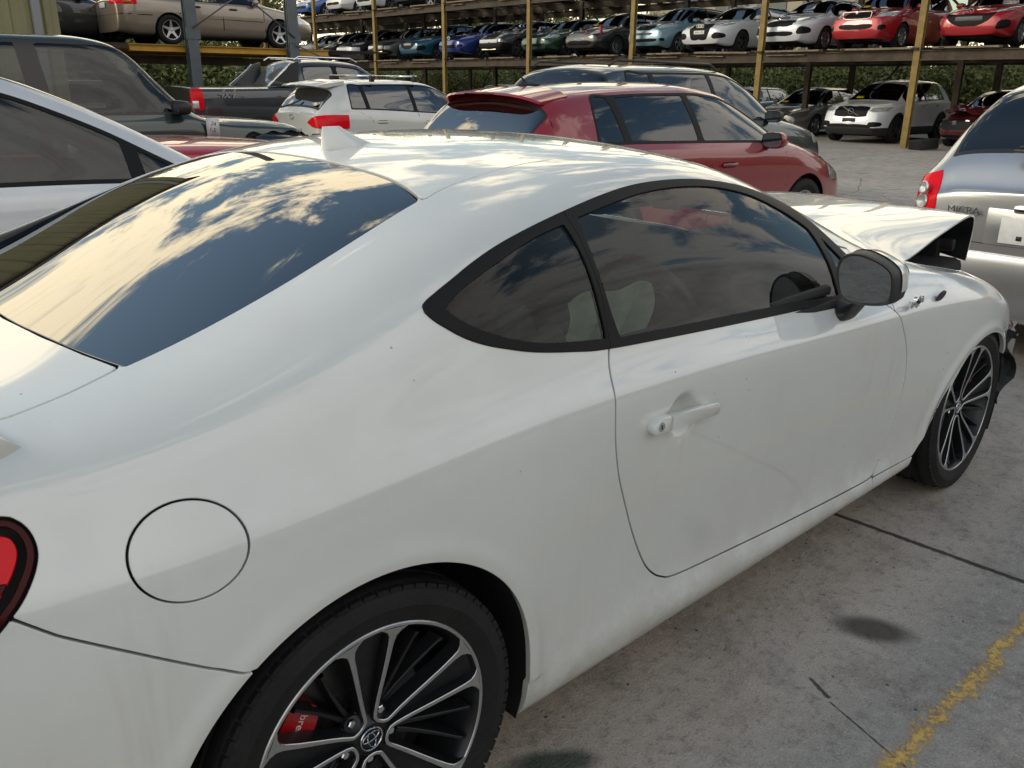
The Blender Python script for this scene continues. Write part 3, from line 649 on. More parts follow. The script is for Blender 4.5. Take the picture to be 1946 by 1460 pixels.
# rear spoiler
sb = B(); P0 = [(-.423, .934), (-.428, .962), (-.454, .984), (-.60, 1.012), (-.72, 1.030), (-.735, 1.022), (-.70, .985), (-.56, .942), (-.464, .924)]
V = []; F = []; n = len(P0); ysn = [-.712, -.705, -.66, -.4, 0, .4, .66, .705, .712]
for y in ysn:
    k = .80 if abs(y) > .708 else 1.0; ar = .045*(1-(abs(y)/.71)**2)
    for x, z in P0: V.append((-.57+(x+.57)*k-.10*(1-(y/.71)**2)*.6, y, .965+(z-.965)*k+ar*.5))
for i in range(len(ysn)-1):
    for k in range(n): F.append((i*n+k, i*n+(k+1) % n, (i+1)*n+(k+1) % n, (i+1)*n+k))
F += [tuple(range(n)), tuple((len(ysn)-1)*n+k for k in range(n))]
sb.add(V, F, pmat('shaded_spoiler_paint', (.60, .595, .55), .38, coat=.6)); sb.make('boot_spoiler', coupe, ang=40)  # tan-grey base colour has the shade on the spoiler painted in
# mirror (both sides)
for s in (-1, 1):
    mb = empty('door_mirror', parent=coupe)
    O = [(.822, .978), (.826, .935), (.842, .893), (.872, .878), (.93, .876), (.978, .884), (.994, .905), (.990, .958), (.970, .984), (.925, 1.004), (.878, 1.014), (.838, 1.006)]
    O = [(.822+(y-.822)*.83, z+.004) for y, z in O]; O = smooth_poly(O, 4); cy, cz = .893, .947; ring = []
    levels = [(1.557, .87), (1.549, .89), (1.547, .97), (1.556, 1.0), (1.60, 1.02), (1.64, .97), (1.675, .80), (1.692, .5), (1.697, .1)]
    V = []; n = len(O)
    for (x, k) in levels:
        for (y, z) in O: V.append((x+(y-.9)*(.30 if x < 1.57 else .12), s*(cy+(y-cy)*k), cz+(z-cz)*k))
    F = [(i*n+j, i*n+(j+1) % n, (i+1)*n+(j+1) % n, (i+1)*n+j) for i in range(len(levels)-1) for j in range(n)]
    me = B(); me.add(V, F, BLACK); F2 = []
    hous = me.make('mirror_housing', mb, ang=60)
    # white painted cap: the upper two thirds of the outside
    capF = [(i*n+j, i*n+(j+1) % n, (i+1)*n+(j+1) % n, (i+1)*n+j) for i in range(4, len(levels)-1) for j in range(n) if O[j][1] > .935 or O[(j+1) % n][1] > .935]
    cb = B(); cV = [Vector(v)+Vector((0, s*(abs(v[1])-cy), v[2]-cz)).normalized()*.0025+Vector((.002, 0, 0)) for v in V]; cb.add(cV, capF, WPAINT); cb.make('mirror_cap', mb, ang=60)
    gb = B(); gv = [(1.5505+(y-.9)*.30-(.006 if y < 2 else 0)+.006, s*(cy+(y-cy)*.885), cz+(z-cz)*.885) for y, z in O]; gb.add(gv, [tuple(range(n))], pmat('mirror_glass', (.24, .26, .28), .01, metal=1)); gb.make('mirror_glass', mb, smooth=False)
    ft = B(); fv = []; 
    for (cx, cyy, czz, ax, ay) in ((1.61, .785, .842, .058, .030), (1.60, .815, .828, .056, .034), (1.592, .848, .840, .050, .036), (1.59, .875, .880, .046, .036)):
        for k in range(14):
            a = 2*math.pi*k/14; fv.append((cx+ax*math.cos(a), s*(cyy+ay*.5*math.sin(a)), czz+ay*math.sin(a)*1.1-abs(0)))
    ft.add(fv, [(i*14+k, i*14+(k+1) % 14, (i+1)*14+(k+1) % 14, (i+1)*14+k) for i in range(3) for k in range(14)]+[tuple(range(14)), tuple(42+k for k in range(14))], BLACK)
    ft.make('mirror_arm', mb, ang=60)
# wheels
hw = hero_wheel('wheel', 90, 150)
hw.parent = coupe; hw.location = (0, -.77, .3125); hw.rotation_euler = (rad(-1.5), 0, 0)
w2 = hero_wheel('wheel', 85, 20); w2.parent = coupe; w2.location = (2.578, -.76, .3130); w2.rotation_euler = (rad(-1), 0, rad(1.2))
for x in (0, 2.578):
    w3 = copy_tree(hw, coupe); w3.location = (x, .77, .3125); w3.rotation_euler = (0, 0, math.pi)
# wheel housings, floor, engine bay
for (cx, cz, R, x0) in ((0, .302, .380, 0), (2.59, .27, .372, 0)):
    for s in (-1, 1):
        wb = B(); aa = np.linspace(rad(-22), rad(202), 40); yo, yi = s*(.842 if cx < 1 else .835), s*.52
        V = [(cx+R*math.cos(a), y, max(.06, cz+R*math.sin(a))) for y in (yo, yi) for a in aa]+[(cx, yi, cz)]
        n = 40; F = [(i, i+1, n+i+1, n+i) for i in range(n-1)]+[(n+i, n+i+1, 2*n) for i in range(n-1)]
        wb.add(V, F, DARK); wb.make('wheel_liner', coupe)
fl = B(); fl.box((1.25, 0, .19), (1.78, 1.56, .05), DARK, bev=.01); fl.box((-.52, 0, .26), (.34, 1.3, .05), DARK); fl.box((1.25, 0, .40), (.03, 1.0, .3), DARK); fl.box((2.58, 0, .45), (.95, 1.0, .3), DARK, bev=.05); fl.box((2.05, 0, .55), (.06, 1.4, .62), DARK)
fl.box((2.6, 0, .68), (.90, 1.18, .20), DARK, bev=.03); fl.box((3.0, 0, .72), (.05, 1.0, .26), DARK, bev=.01); fl.box((2.55, -.15, .76), (.35, .4, .08), GREYP, bev=.03); fl.box((2.35, .4, .68), (.25, .3, .12), BLACK, bev=.03); fl.box((2.98, 0, .50), (.05, 1.1, .40), BLACK, bev=.01)
for s in (-1, 1): fl.box((2.6, s*.60, .66), (.7, .05, .10), GREYP, bev=.01)
fl.box((0.0, 0, .5), (.9, 1.0, .35), DARK)
fl.make('underbody', coupe)
# torn remains of the front bumper hanging ahead of the wheel
for s in (-1,):
    tb = B()
    def sheet(pts, m, th=.004):
        """pts rows of 3d points -> crumpled sheet"""
        R_, C_ = len(pts), len(pts[0]); V = [p for r_ in pts for p in r_]+[(p[0]+th, p[1]+th, p[2]) for r_ in pts for p in r_]
        F = [(i*C_+j, i*C_+j+1, (i+1)*C_+j+1, (i+1)*C_+j) for i in range(R_-1) for j in range(C_-1)]; F += [tuple(k+R_*C_ for k in f)[::-1] for f in F]
        tb.add(V, F, m)
    rng = random.Random(4)
    rows = []
    for i in range(12):
        z = .54-.30*i/11; xb = 2.955-.02*math.sin(i*.9)+(.03 if 3 < i < 8 else 0); rows.append([(xb+.05*j/4+rng.uniform(-.008, .008)+.015*math.sin(j*2+i), -.86+.02*math.sin(i*.8)+.035*j+rng.uniform(-.008, .008), z) for j in range(5)])
    sheet(rows, pmat('torn_liner', (.055, .058, .06), .55, bump=.4, bscale=40)); tb.make('torn_wheel_liner', coupe, ang=25)
    tb = B(); rows = [[(2.93+.035*j, -.868+.022*j+.012*math.sin(i*2.1+j), .585-.022*i-.006*j) for j in range(5)] for i in range(4)]
    sheet(rows, CHROME, .003); rows = [[(2.965+.022*j+rng.uniform(-.006, .006), -.862+.014*j, .51-.022*i+.01*math.sin(j*3)) for j in range(4)] for i in range(4)]; sheet(rows, WPAINT)
    tb.make('broken_headlamp', coupe, ang=25)
    tb = B(); tb.box((2.995, -.78, .40), (.06, .16, .40), WPAINT, Matrix.Rotation(rad(3), 4, 'Z'), bev=.02); tb.make('bumper_remnant', coupe)
# buckled bonnet
HX = [1.985, 2.08, 2.22, 2.40, 2.60, 2.78, 2.92, 3.04, 3.09, 3.085]
HYE = [.610, .640, .665, .655, .635, .625, .620, .600, .585, .580]
HZE = [.953, .912, .868, .885, .916, .945, .968, .950, .87, .765]
HZC = [1.008, 1.00, .988, .988, .990, .990, .985, .962, .89, .80]
us = np.linspace(0, 1, 15); V = []; nc = len(us)*2-1
for i in range(len(HX)):
    for k in range(-(len(us)-1), len(us)):
        u = k/(len(us)-1); a = abs(u); ze = HZE[i] if u < 0 else HZE[i]*.35+HZC[i]*.60
        z = HZC[i]+(ze-HZC[i])*(a**2.4); x = HX[i]+(.12 if i == 0 else .06 if i == 1 else .05*(i > 6))*(1-a*a)
        V.append((x, u*HYE[i], z+.002*math.sin(HX[i]*9+u*4)))
ctl = np.array(V).reshape(len(HX), nc, 3); HS = Surf(ctl, .8, .3); P_, Pu, Pv = HS.grid(np.linspace(0, len(HX)-1, 80), np.linspace(0, nc-1, 80))
Nn = np.cross(Pu, Pv); Nn /= np.linalg.norm(Nn, axis=2, keepdims=True); Nn *= np.sign(Nn[..., 2].mean()); idx = np.arange(6400).reshape(80, 80)
a, b, c, d = idx[:-1, :-1].ravel(), idx[1:, :-1].ravel(), idx[1:, 1:].ravel(), idx[:-1, 1:].ravel(); Th = np.concatenate([np.stack([a, b, c], 1), np.stack([a, c, d], 1)])
fnn = np.cross(P_.reshape(-1, 3)[Th[0][1]]-P_.reshape(-1, 3)[Th[0][0]], P_.reshape(-1, 3)[Th[0][2]]-P_.reshape(-1, 3)[Th[0][0]])
if fnn[2] < 0: Th = Th[:, ::-1]
hm = TM(P_.reshape(-1, 3), Nn.reshape(-1, 3), np.zeros((6400, 2)), Th)
bo = tm_obj('bonnet', [(hm, WPAINT)], coupe, .006)
UND = pmat('bonnet_underside', (.028, .030, .032), .35, noise=.5, nscale=9, bump=.5, bscale=14)
tm_obj('bonnet_underside', [(TM(hm.P, hm.N, hm.UV, hm.T), UND)], bo, .0, -.007)
bb = B()
bb.box((3.02, -.30, .83), (.03, .50, .05), BLACK, bev=.01)
bb.make('bonnet_frame', bo)
# cabin
cb = B()
def seat(b, x, y, m, w=.50, rear=False):
    b.box((x+.28, y, .40), (.50, w, .16), m, bev=.05)
    T = Matrix.Translation((x+.03, y, .40)) @ Matrix.Rotation(rad(-18), 4, 'Y')
    b.box((0, 0, .30), (.13, w*.96, .62), m, T, bev=.055)
    for k in (-1, 1): b.box((.05, k*w*.42, .25), (.16, .07, .50), m, T, bev=.03); b.box((x+.28, y+k*w*.44, .47), (.45, .07, .10), m, bev=.03)
    b.box((.01, 0, .68), (.09, .26, .17), m, T, bev=.04)
for y in (-.36, .36):
    sb_ = B(); seat(sb_, .72, y, pmat('seat_cloth', (.035, .036, .040), .75, noise=.3, nscale=40, bump=.2, bscale=300)); sb_.make('seat', coupe)
sb_ = B(); sb_.box((.20, 0, .55), (.40, 1.15, .20), INTER, bev=.06); sb_.box((-.02, 0, .80), (.14, 1.2, .45), INTER, Matrix.Rotation(rad(-8), 4, 'Y'), bev=.05); sb_.box((-.28, 0, .93), (.50, 1.25, .03), INTER, bev=.01); sb_.make('rear_seat', coupe)
db = B(); dp = smooth_poly([(1.50, .60), (1.46, .72), (1.50, .83), (1.60, .885), (1.80, .905), (2.00, .90), (2.0, .55)], 4); db.prism([tuple(q) for q in dp], -.70, .70, INTER)
db.box((1.53, -.37, .885), (.16, .36, .07), INTER, bev=.03)
for y in (-.62, .62): db.lathe([(.0, 0), (.032, .0), (.040, -.012), (.045, -.006)], GREYP, 24, Matrix.Translation((1.475, y, .80)), axis='x')
db.make('dashboard', coupe)
for s in (-1, 1):
    pb = B(); pb.box((1.12, s*.79, .60), (.95, .05, .56), INTER, bev=.02); pb.box((1.10, s*.765, .90), (.95, .06, .03), INTER, bev=.012); pb.make('door_card', coupe)
sw = B(); T = Matrix.Translation((1.30, -.37, .80)) @ Matrix.Rotation(rad(-24), 4, 'Y')
ring = [(0, .182*math.cos(a), .182*math.sin(a)) for a in np.linspace(0, 2*math.pi, 41)]; sw.tube(ring, .0155, BLACK, 10, T, cap=False)
sw.box((.02, 0, 0), (.05, .15, .12), BLACK, T, bev=.03)
for a in (0, math.pi, -math.pi/2): sw.tube([(0, .05*math.cos(a), .05*math.sin(a)), (0, .175*math.cos(a), .175*math.sin(a))], .014, BLACK, 8, T)
sw.tube([(.02, 0, 0), (.3, 0, -.03)], .03, BLACK, 10, T); sw.make('steering_wheel', coupe)
ab = B(); V = []; nx, nz = 22, 12
for j in range(nz):
    for i in range(nx):
        u = i/(nx-1); v = j/(nz-1); V.append((.72+.30*u+.02*math.sin(v*5), -.60+.025*math.sin(u*17)*v+.03*v, .98-.17*v-.04*abs(u-.5)+.012*math.sin(u*9)))
ab.add(V, [(j*nx+i, j*nx+i+1, (j+1)*nx+i+1, (j+1)*nx+i) for j in range(nz-1) for i in range(nx-1)], pmat('airbag_cloth', (.34, .42, .35), .8, noise=.2, nscale=20)); ab.make('airbag', coupe, ang=80)
# ------------------------------------------------------------------ other cars: one builder, each car its own outline
def paint(name, col, metal=.0, rough=.36): return pmat('paint_'+name, col, rough, metal, coat=1.0, noise=.05, nscale=4)
def bg_wheel_mesh(R, w2, rimR, style, mat):
    t = B(); tyre(t, R, w2, rimR, n=40)
    r = B(); r.lathe([(rimR+.004, -w2*.90), (rimR, -w2*.97), (rimR-.012, -w2*.95), (rimR-.02, -w2*.6), (rimR-.03, 0)], mat, 40); r.lathe([(rimR-.03, 0), (0, .0)], DARK, 32); r.lathe([(.045, -w2*.62), (.04, -w2*.78), (0, -w2*.80)], mat, 16)
    ns = {'five': 5, 'ten': 10, 'star': 5, 'seven': 7}[style]; wd = {'five': .030, 'ten': .012, 'star': .034, 'seven': .019}[style]
    for k in range(ns):
        a = 2*math.pi*k/ns+.3; q = [(rr*math.cos(a), y, rr*math.sin(a)) for rr, y in ((.03, -w2*.76), (rimR*.5, -w2*.80), (rimR-.01, -w2*.92))]
        ribbon(r, q, [wd*(1.1 if style != 'star' else 1.25), wd*.8, wd*(1.0 if style != 'star' else .55)], mat, mat, .03)
    return t, r
WCACHE = {}
def add_wheel(parent, x, y, R, style='five', mat=ALLOY, steer=0., rimR=None):
    key = (R, style, mat.name, rimR)
    if key not in WCACHE:
        t, r = bg_wheel_mesh(R, .10, rimR or R*.66, style, mat); w = empty('wheel', parent=parent); t.make('tyre', w, ang=30); r.make('rim', w, ang=30); WCACHE[key] = w
    else: w = copy_tree(WCACHE[key], parent)
    w.location = (x, y, R); w.rotation_euler = (0, 0, (math.pi if y > 0 else 0)+steer); return w
def car_surface(s):
    wb, fo, ro, Wd, H = s['wb'], s['fo'], s['ro'], s['W']/2, s['H']
    top = np.array(s['top'], float); belt = np.array(s['belt'], float); rw = s.get('rw', .56)
    x0, x1 = -ro, wb+fo; cl = s.get('clear', .20)
    pk = np.array(s.get('plan', [(x0, .84), (x0+.12, .92), (x0+.45, .98), (x0+.9, 1.0), (wb-.2, 1.0), (wb+.25, .99), (x1-.38, .955), (x1-.18, .90), (x1, .80)]), float)
    xs = np.unique(np.concatenate([np.linspace(x0, x1, s.get('ns', 44))])); Bm = np.interp(.5*(top[len(top)//2][0]), belt[:, 0], belt[:, 1]); rows = []
    for x in xs:
        T = float(pchip(top[:, 0], top[:, 1], x)); Bz = min(float(pchip(belt[:, 0], belt[:, 1], x)), T-.05); Wm = Wd*float(pchip(pk[:, 0], pk[:, 1], x))
        g = max(0, min(1, (T-Bz-.05)/(H-Bm-.10))); g = g**.8
        e = max(0., 1-(x-x0)/.35, 1-(x1-x)/.35); cz = cl+.06*e; tm_ = s.get('tumble', 0.)
        y7 = Wm*(.935-.0*g); z7 = Bz
        y9 = (1-g)*Wm*.80+g*min(rw+.035, Wm*.9); z9 = T-((1-g)*.020+g*s.get('gtop', .115))
        y8 = .5*(y7+y9)+.018*g; z8 = .5*(z7+z9)
        y10 = (1-g)*Wm*.64+g*(min(rw, Wm*.9)-.045); z10 = T-((1-g)*.010+g*s.get('g10', .050))
        rows.append([(x, 0+Wm*.75, cz-.02), (x, Wm*.915, cz), (x, Wm*.960, cz+.11), (x, Wm*.985, .44*.5+.22*(Bz/.9)), (x, Wm*1.0, Bz*.66), (x, Wm*.996, Bz-.14), (x, Wm*.975, Bz-.045), (x, y7, z7), (x, y8, z8), (x, y9, z9), (x, y10, z10), (x, y10*.55, T-(.004+.012*g)), (x, 0, T)])
    half = np.array(rows)
    def fin(row, dirn, ks):
        o = []
        for dx, sy in ks: r = row.copy(); r[:, 0] += dirn*dx; r[:, 1] *= sy; o.append(r)
        return o
    rake_f = s.get('rake_f', .0)
    tail = fin(half[0], -1, [(.030, .95), (.050, .76), (.058, .40), (.062, 0)]); nose = fin(half[-1], 1, [(.032, .955), (.060, .82), (.080, .45), (.086, 0)])
    half = np.concatenate([np.array(tail[::-1]), half, np.array(nose)])
    # lower bumper sticks out a little, bonnet edge pulled back
    for r in half[-9:]:
        k = (r[:, 0]-half[-9, 0, 0])/(half[-1, 0, 0]-half[-9, 0, 0]+1e-9); r[:, 0] += k*(-.10*np.clip((r[:, 2]-.62)/.3, 0, 1)+.03*np.exp(-((r[:, 2]-.45)/.12)**2)-.06*np.clip((.32-r[:, 2])/.15, 0, 1))
    a = half.copy(); a[:, :, 1] *= -1; return Surf(np.concatenate([a, half[:, :-1][:, ::-1]], 1), .3, .25)
def box3(x, y, z, ym=True, r=0.):
    """soft box region: ranges on x, |y|, z"""
    def f(t):
        P = t.P; d = [];
        for rg, v in ((x, P[:, 0]), (y, np.abs(P[:, 1])), (z, P[:, 2])):
            if rg is None: continue
            c, h = (rg[0]+rg[1])/2, (rg[1]-rg[0])/2; d.append(np.abs(v-c)-h+r)
        D = np.stack(d, 1); return np.linalg.norm(np.maximum(D, 0), axis=1)+np.minimum(D.max(1), 0)-r
    return f
def front(poly, xmin): f = poly_sdf(smooth_poly(poly, 3)); return lambda t: np.maximum(f(np.abs(t.P[:, 1]), t.P[:, 2]), xmin-t.P[:, 0])
def rear(poly, xmax): f = poly_sdf(smooth_poly(poly, 3)); return lambda t: np.maximum(f(np.abs(t.P[:, 1]), t.P[:, 2]), t.P[:, 0]-xmax)
def build_car(name, label, cat, s, loc, heading=0., group=None, res=(130, 96)):
    root = empty(name, loc, rad(heading)); tag(root, label, cat, group)
    S_ = car_surface(s); t = surf_tm(S_, *res); wb, fo, ro, Wd, H = s['wb'], s['fo'], s['ro'], s['W']/2, s['H']; R = s.get('R', .315)
    vt = lambda q: np.abs(q.UV[:, 1]-12); pt = s['paint']; pc = []
    body_extra = []
    for ax in (0, wb):
        Ra = R+s.get('arch', .045); f = lambda q, ax=ax, Ra=Ra: np.maximum(np.minimum(np.hypot(q.P[:, 0]-ax, q.P[:, 2]-R)-Ra, np.maximum(np.abs(q.P[:, 0]-ax)-Ra, q.P[:, 2]-R)), (2.5-vt(q))*.1)
        _, t = split(t, f)
        if s.get('clad'):
            f2 = lambda q, ax=ax, Ra=Ra: np.hypot(q.P[:, 0]-ax, q.P[:, 2]-R)-Ra-.055
            c_, t = split(t, lambda q, f2=f2: np.maximum(f2(q), (2.5-vt(q))*.1)); body_extra.append((c_, GREYP if s['clad'] == 1 else BLACK))
    if s.get('clad'):
        c_, t = split(t, lambda q: q.P[:, 2]-s.get('cladz', .36)); body_extra.append((c_, GREYP if s['clad'] == 1 else BLACK))
    g = s.get('glass', DGLASS)
    for (nm, fn, mat, off) in s.get('pre', []): 
        p_, t = split(t, fn); o = tm_obj(nm, [(p_, mat)], root, .006, off)
    # side windows: the band between belt and roof, cut into panes
    panes = s['panes']; allp = [] ; ring = None
    if panes:
        outer = poly_sdf(smooth_poly(s['dlo'], 3)); fo_ = lambda q: np.maximum(outer(q.P[:, 0], q.P[:, 2]), (2.35-vt(q))*.1)
        ringt, t = split(t, fo_)
        for pn in panes:
            fp = poly_sdf(smooth_poly(pn, 3)); gp, ringt = split(ringt, lambda q, fp=fp: np.maximum(np.maximum(fp(q.P[:, 0], q.P[:, 2]), outer(q.P[:, 0], q.P[:, 2])+.018), (2.4-vt(q))*.1)); allp.append(gp)
        tm_obj('window_frame', [(ringt, s.get('trim', TRIM))], root, .004, .002)
        for gp in allp:
            for sd in (-1, 1): tm_obj('side_window', [(half(gp, sd), g)], root, 0, -.002)
    for key, nm in (('ws', 'windscreen'), ('bl', 'rear_window')):
        if s.get(key):
            xa, xb, wv, m = s[key]; fb = lambda q: np.maximum(np.maximum(xa-q.P[:, 0], q.P[:, 0]-xb), (vt(q)-wv)*.12)
            gp, t = split(t, fb); ed = clip(gp, -(fb(gp)+.022)); gi = clip(gp, fb(gp)+.022); tm_obj(nm, [(gi, g if not m else m), (ed, BLACK)], root, .003, -.001)
    for (nm, fn, mat, off) in s.get('cuts', []):
        p_, t = split(t, fn)
        if nm in ('headlamp', 'tail_lamp', 'fog_lamp', 'air_vent'):
            for sd in (-1, 1): tm_obj(nm, [(half(p_, sd), mat)], root, .006, off)
        else: tm_obj(nm, [(p_, mat)], root, .006, off)
    # shut lines
    lines = []
    for ln in s.get('lines', []):
        pf = np.array(ln, float)
        def fl_(q, pf=pf):
            o = np.full(len(q.P), 1e9); X_ = np.stack([q.P[:, 0], q.P[:, 2]], 1)
            for p0, p1 in zip(pf[:-1], pf[1:]): d = p1-p0; w = X_-p0; tt = np.clip((w@d)/(d@d), 0, 1); o = np.minimum(o, np.hypot(*(w-tt[:, None]*d).T))
            return np.maximum(o-s.get('lw', .004), (2.5-vt(q))*.1)
        l_, t = split(t, fl_); lines.append((l_, DARK))
    if s.get('bonnet_line', True):
        bl_x = s.get('bx', wb-.35)
        def fh(q): return np.maximum(np.abs(vt(q)-3.0)*.16-.0045, np.maximum(bl_x-q.P[:, 0], q.P[:, 0]-(wb+fo-.12)))
        l_, t = split(t, fh); lines.append((l_, DARK))
    tm_obj('body', [(t, pt)]+body_extra+lines, root)
    ub = B(); ub.box(((wb+fo-ro)/2, 0, .30), (wb+fo+ro-.5, Wd*1.15, .22), DARK, bev=.03); ub.box((wb/2, 0, .45), (wb-2*R-.12, Wd*1.8, .46), DARK, bev=.03)
    ub.box(((wb)/2, 0, .55), (wb+.9, Wd*1.1, .30), DARK, bev=.03); ub.make('underbody', root)
    for x in (0, wb):
        for y in (-1, 1):
            if s.get('nowheels'): continue
            add_wheel(root, x, y*(Wd-.115), R, s.get('style', 'five'), s.get('rim', ALLOY))
    mx, mz = s.get('mirror', (None, None))
    if mx is not None:
        for sd in (-1, 1):
            if s.get('mirror_only') and sd != s['mirror_only']: continue
            m_ = B(); y = sd*(Wd*.93+.10); lv = [(-.055, .96), (-.05, 1.0), (0, 1.0), (.06, .85), (.085, .5), (.095, .1)]; V = []; n = 16
            for dx, k in lv:
                for j in range(n): a = 2*math.pi*j/n; ca, sa = math.cos(a), math.sin(a); V.append((mx+dx, y+.105*k*np.sign(ca)*abs(ca)**.7, mz+.068*k*np.sign(sa)*abs(sa)**.7))
            m_.add(V, [(i*n+j, i*n+(j+1) % n, (i+1)*n+(j+1) % n, (i+1)*n+j) for i in range(5) for j in range(n)]+[tuple(5*n+j for j in range(n))], s.get('mirror_mat', pt)); m_.box((mx+.01, sd*(Wd*.93+.0), mz-.05), (.06, .14, .035), BLACK, bev=.01)
            mo = m_.make('door_mirror', root, ang=60); q = B(); q.add([(mx-.0545, y+.096*np.sign(math.cos(a))*abs(math.cos(a))**.7, mz+.060*np.sign(math.sin(a))*abs(math.sin(a))**.7) for a in np.linspace(0, 2*math.pi, 17)[:-1]], [tuple(range(16))], MATS['mirror_glass']); q.make('mirror_glass', mo, smooth=False)
    for (hx, hz) in s.get('handles', []):
        for sd in (-1, 1):
            h_ = B(); yy = sd*(Wd*.998); h_.box((hx, yy+sd*.012, hz), (.20, .022, .028), s.get('handle_mat', pt), bev=.009); h_.box((hx, yy, hz), (.16, .012, .045), DARK, bev=.004); h_.make('door_handle', root)
    if s.get('seats'):
        for (sx, sy) in ((wb*.42, -.36), (wb*.42, .36)):
            b_ = B(); seat(b_, sx-.3, sy, s.get('seatmat', pmat('beige_seat_cloth', (.16, .15, .13), .8, noise=.2)), .5); o = b_.make('seat', root); o.location = (0, 0, s.get('seatz', .12))
        b_ = B(); b_.box((.35, 0, .60), (.5, 1.15, .18), INTER, bev=.05); b_.box((.08, 0, .86), (.14, 1.2, .55), INTER, bev=.05); b_.make('rear_seat', root)
        b_ = B(); b_.box((wb-.50, 0, .82), (.55, 1.3, .30), INTER, bev=.09); b_.make('dashboard', root)
        b_ = B(); T = Matrix.Translation((wb-.86, -.36, .93)) @ Matrix.Rotation(rad(-24), 4, 'Y'); b_.tube([(0, .18*math.cos(a), .18*math.sin(a)) for a in np.linspace(0, 2*math.pi, 33)], .016, BLACK, 8, T, cap=False); b_.box((.02, 0, 0), (.04, .3, .09), BLACK, T, bev=.02); b_.make('steering_wheel', root)
    return root
def plate(root, x, z, txt, w=.37, h=.11, mat=PLATE, back=False, tcol=BLACK, y=0.):
    b = B(); b.box((x, y, z), (.008, w, h), mat, bev=.003); o = b.make('number_plate', root)
    if txt: text_obj('plate_characters', txt, h*.72, tcol, frame((x+(-.0055 if back else .0055), y, z), (0, -1 if back else 1, 0), (0, 0, 1)), o, .0004)
    return o
def hatch(L_, H, W_, wb, fo, nose=.66, bonnet=.90, cowl=None, roofx=.45, rear=1.0, tail_z=None, belt=.93, bh=.06):
    ro = L_-wb-fo; cx = cowl if cowl else wb-.28
    top = [(-ro, rear), (-ro+.07, rear+.12), (-ro+.30, H-.13), (-ro+.46, H-.045), (-ro+.72, H-.012), (wb*.35, H), (wb*.52, H-.02), (cx-.72, H-.09), (cx-.35, H-.27), (cx-.05, bonnet+.10), (cx+.10, bonnet+.02), (cx+.45, bonnet-.03), (wb+fo-.24, nose+.11), (wb+fo-.06, nose+.06), (wb+fo, nose)]
    blt = [(-ro, belt-.02), (-ro+.5, belt+bh), (wb*.5, belt+.02), (cx, belt-.02), (wb+fo-.3, nose+.02), (wb+fo, nose-.06)]
    return dict(wb=wb, fo=fo, ro=ro, W=W_, H=H, top=top, belt=blt)
def dlo_for(s, back, frontx, pillars, zt=.10, zb=.01, kick=.05):
    """window outline between x=back and x=frontx; pillars: x of pillar centres at the belt"""
    bt = np.array(s['belt']); tp = np.array(s['top']); zbf = lambda x: float(pchip(bt[:, 0], bt[:, 1], x))+zb; ztf = lambda x: float(pchip(tp[:, 0], tp[:, 1], x))-zt
    xs = np.linspace(back, frontx, 9); lo = [(x, zbf(x)) for x in xs]
    xt = [x for x in np.linspace(back+kick, frontx-.04, 12)]; hi = [(x, max(ztf(x), zbf(x)+.01)) for x in xt]
    hi = [h for h in hi if h[1] > zbf(h[0])+.03]
    dl = lo[:1]*2+lo[1:-1]+lo[-1:]*2+hi[::-1][:-1]+hi[:1]*1
    panes = []; cuts = [back-.1]+pillars+[frontx+.2]; pw = .035
    for a, b in zip(cuts[:-1], cuts[1:]):
        pa, pb = a+(pw if a > back else 0), b-(pw if b < frontx else 0); lean = .10
        panes.append([(pa, .5), (pa, .5), (pb, .5), (pb, .5), (pb-(lean if b < frontx else 0), 2.2), (pb-(lean if b < frontx else 0), 2.2), (pa-(lean if a > back else 0), 2.2), (pa-(lean if a > back else 0), 2.2)])
    s['dlo'] = dl; s['panes'] = panes; return s
# ------------------------------------------------------------------ cars parked in the yard
P_RED = paint('red', (.27, .006, .013), .15); P_SILV = paint('silver', (.50, .51, .52), .75, .3); P_WHITE2 = paint('white', (.66, .69, .72)); P_DGREEN = paint('dark_green', (.022, .040, .034), .3)
P_GREY = paint('dark_grey', (.050, .052, .058), .5, .32); P_PWHITE = paint('pearl', (.66, .665, .64), .1); P_SLATE = paint('slate', (.045, .062, .075), .5, .3); P_GOLD = paint('champagne', (.34, .285, .225), .55, .34)
P_NAVY = paint('bright_blue', (.015, .04, .26), .3); P_TEAL = paint('teal', (.01, .115, .20), .4); P_BLACK = paint('black', (.012, .012, .014)); P_FGREEN = paint('forest_green', (.012, .055, .035), .3)
P_LBLUE = paint('pale_blue', (.17, .31, .38), .4); P_CRIM = paint('crimson', (.42, .012, .02), .2); P_MAROON = paint('maroon', (.10, .012, .016), .2); P_MGREY = paint('mid_grey', (.13, .135, .14), .4)
YELLOW_ST = pmat('yellow_sticker', (.62, .50, .03), .5); BADGE = CHROME
def oval(b, x, y, z, ry, rz, r, m, n=28): b.tube([(x, y+ry*math.cos(a), z+rz*math.sin(a)) for a in np.linspace(0, 2*math.pi, n)], r, m, 6, cap=False)
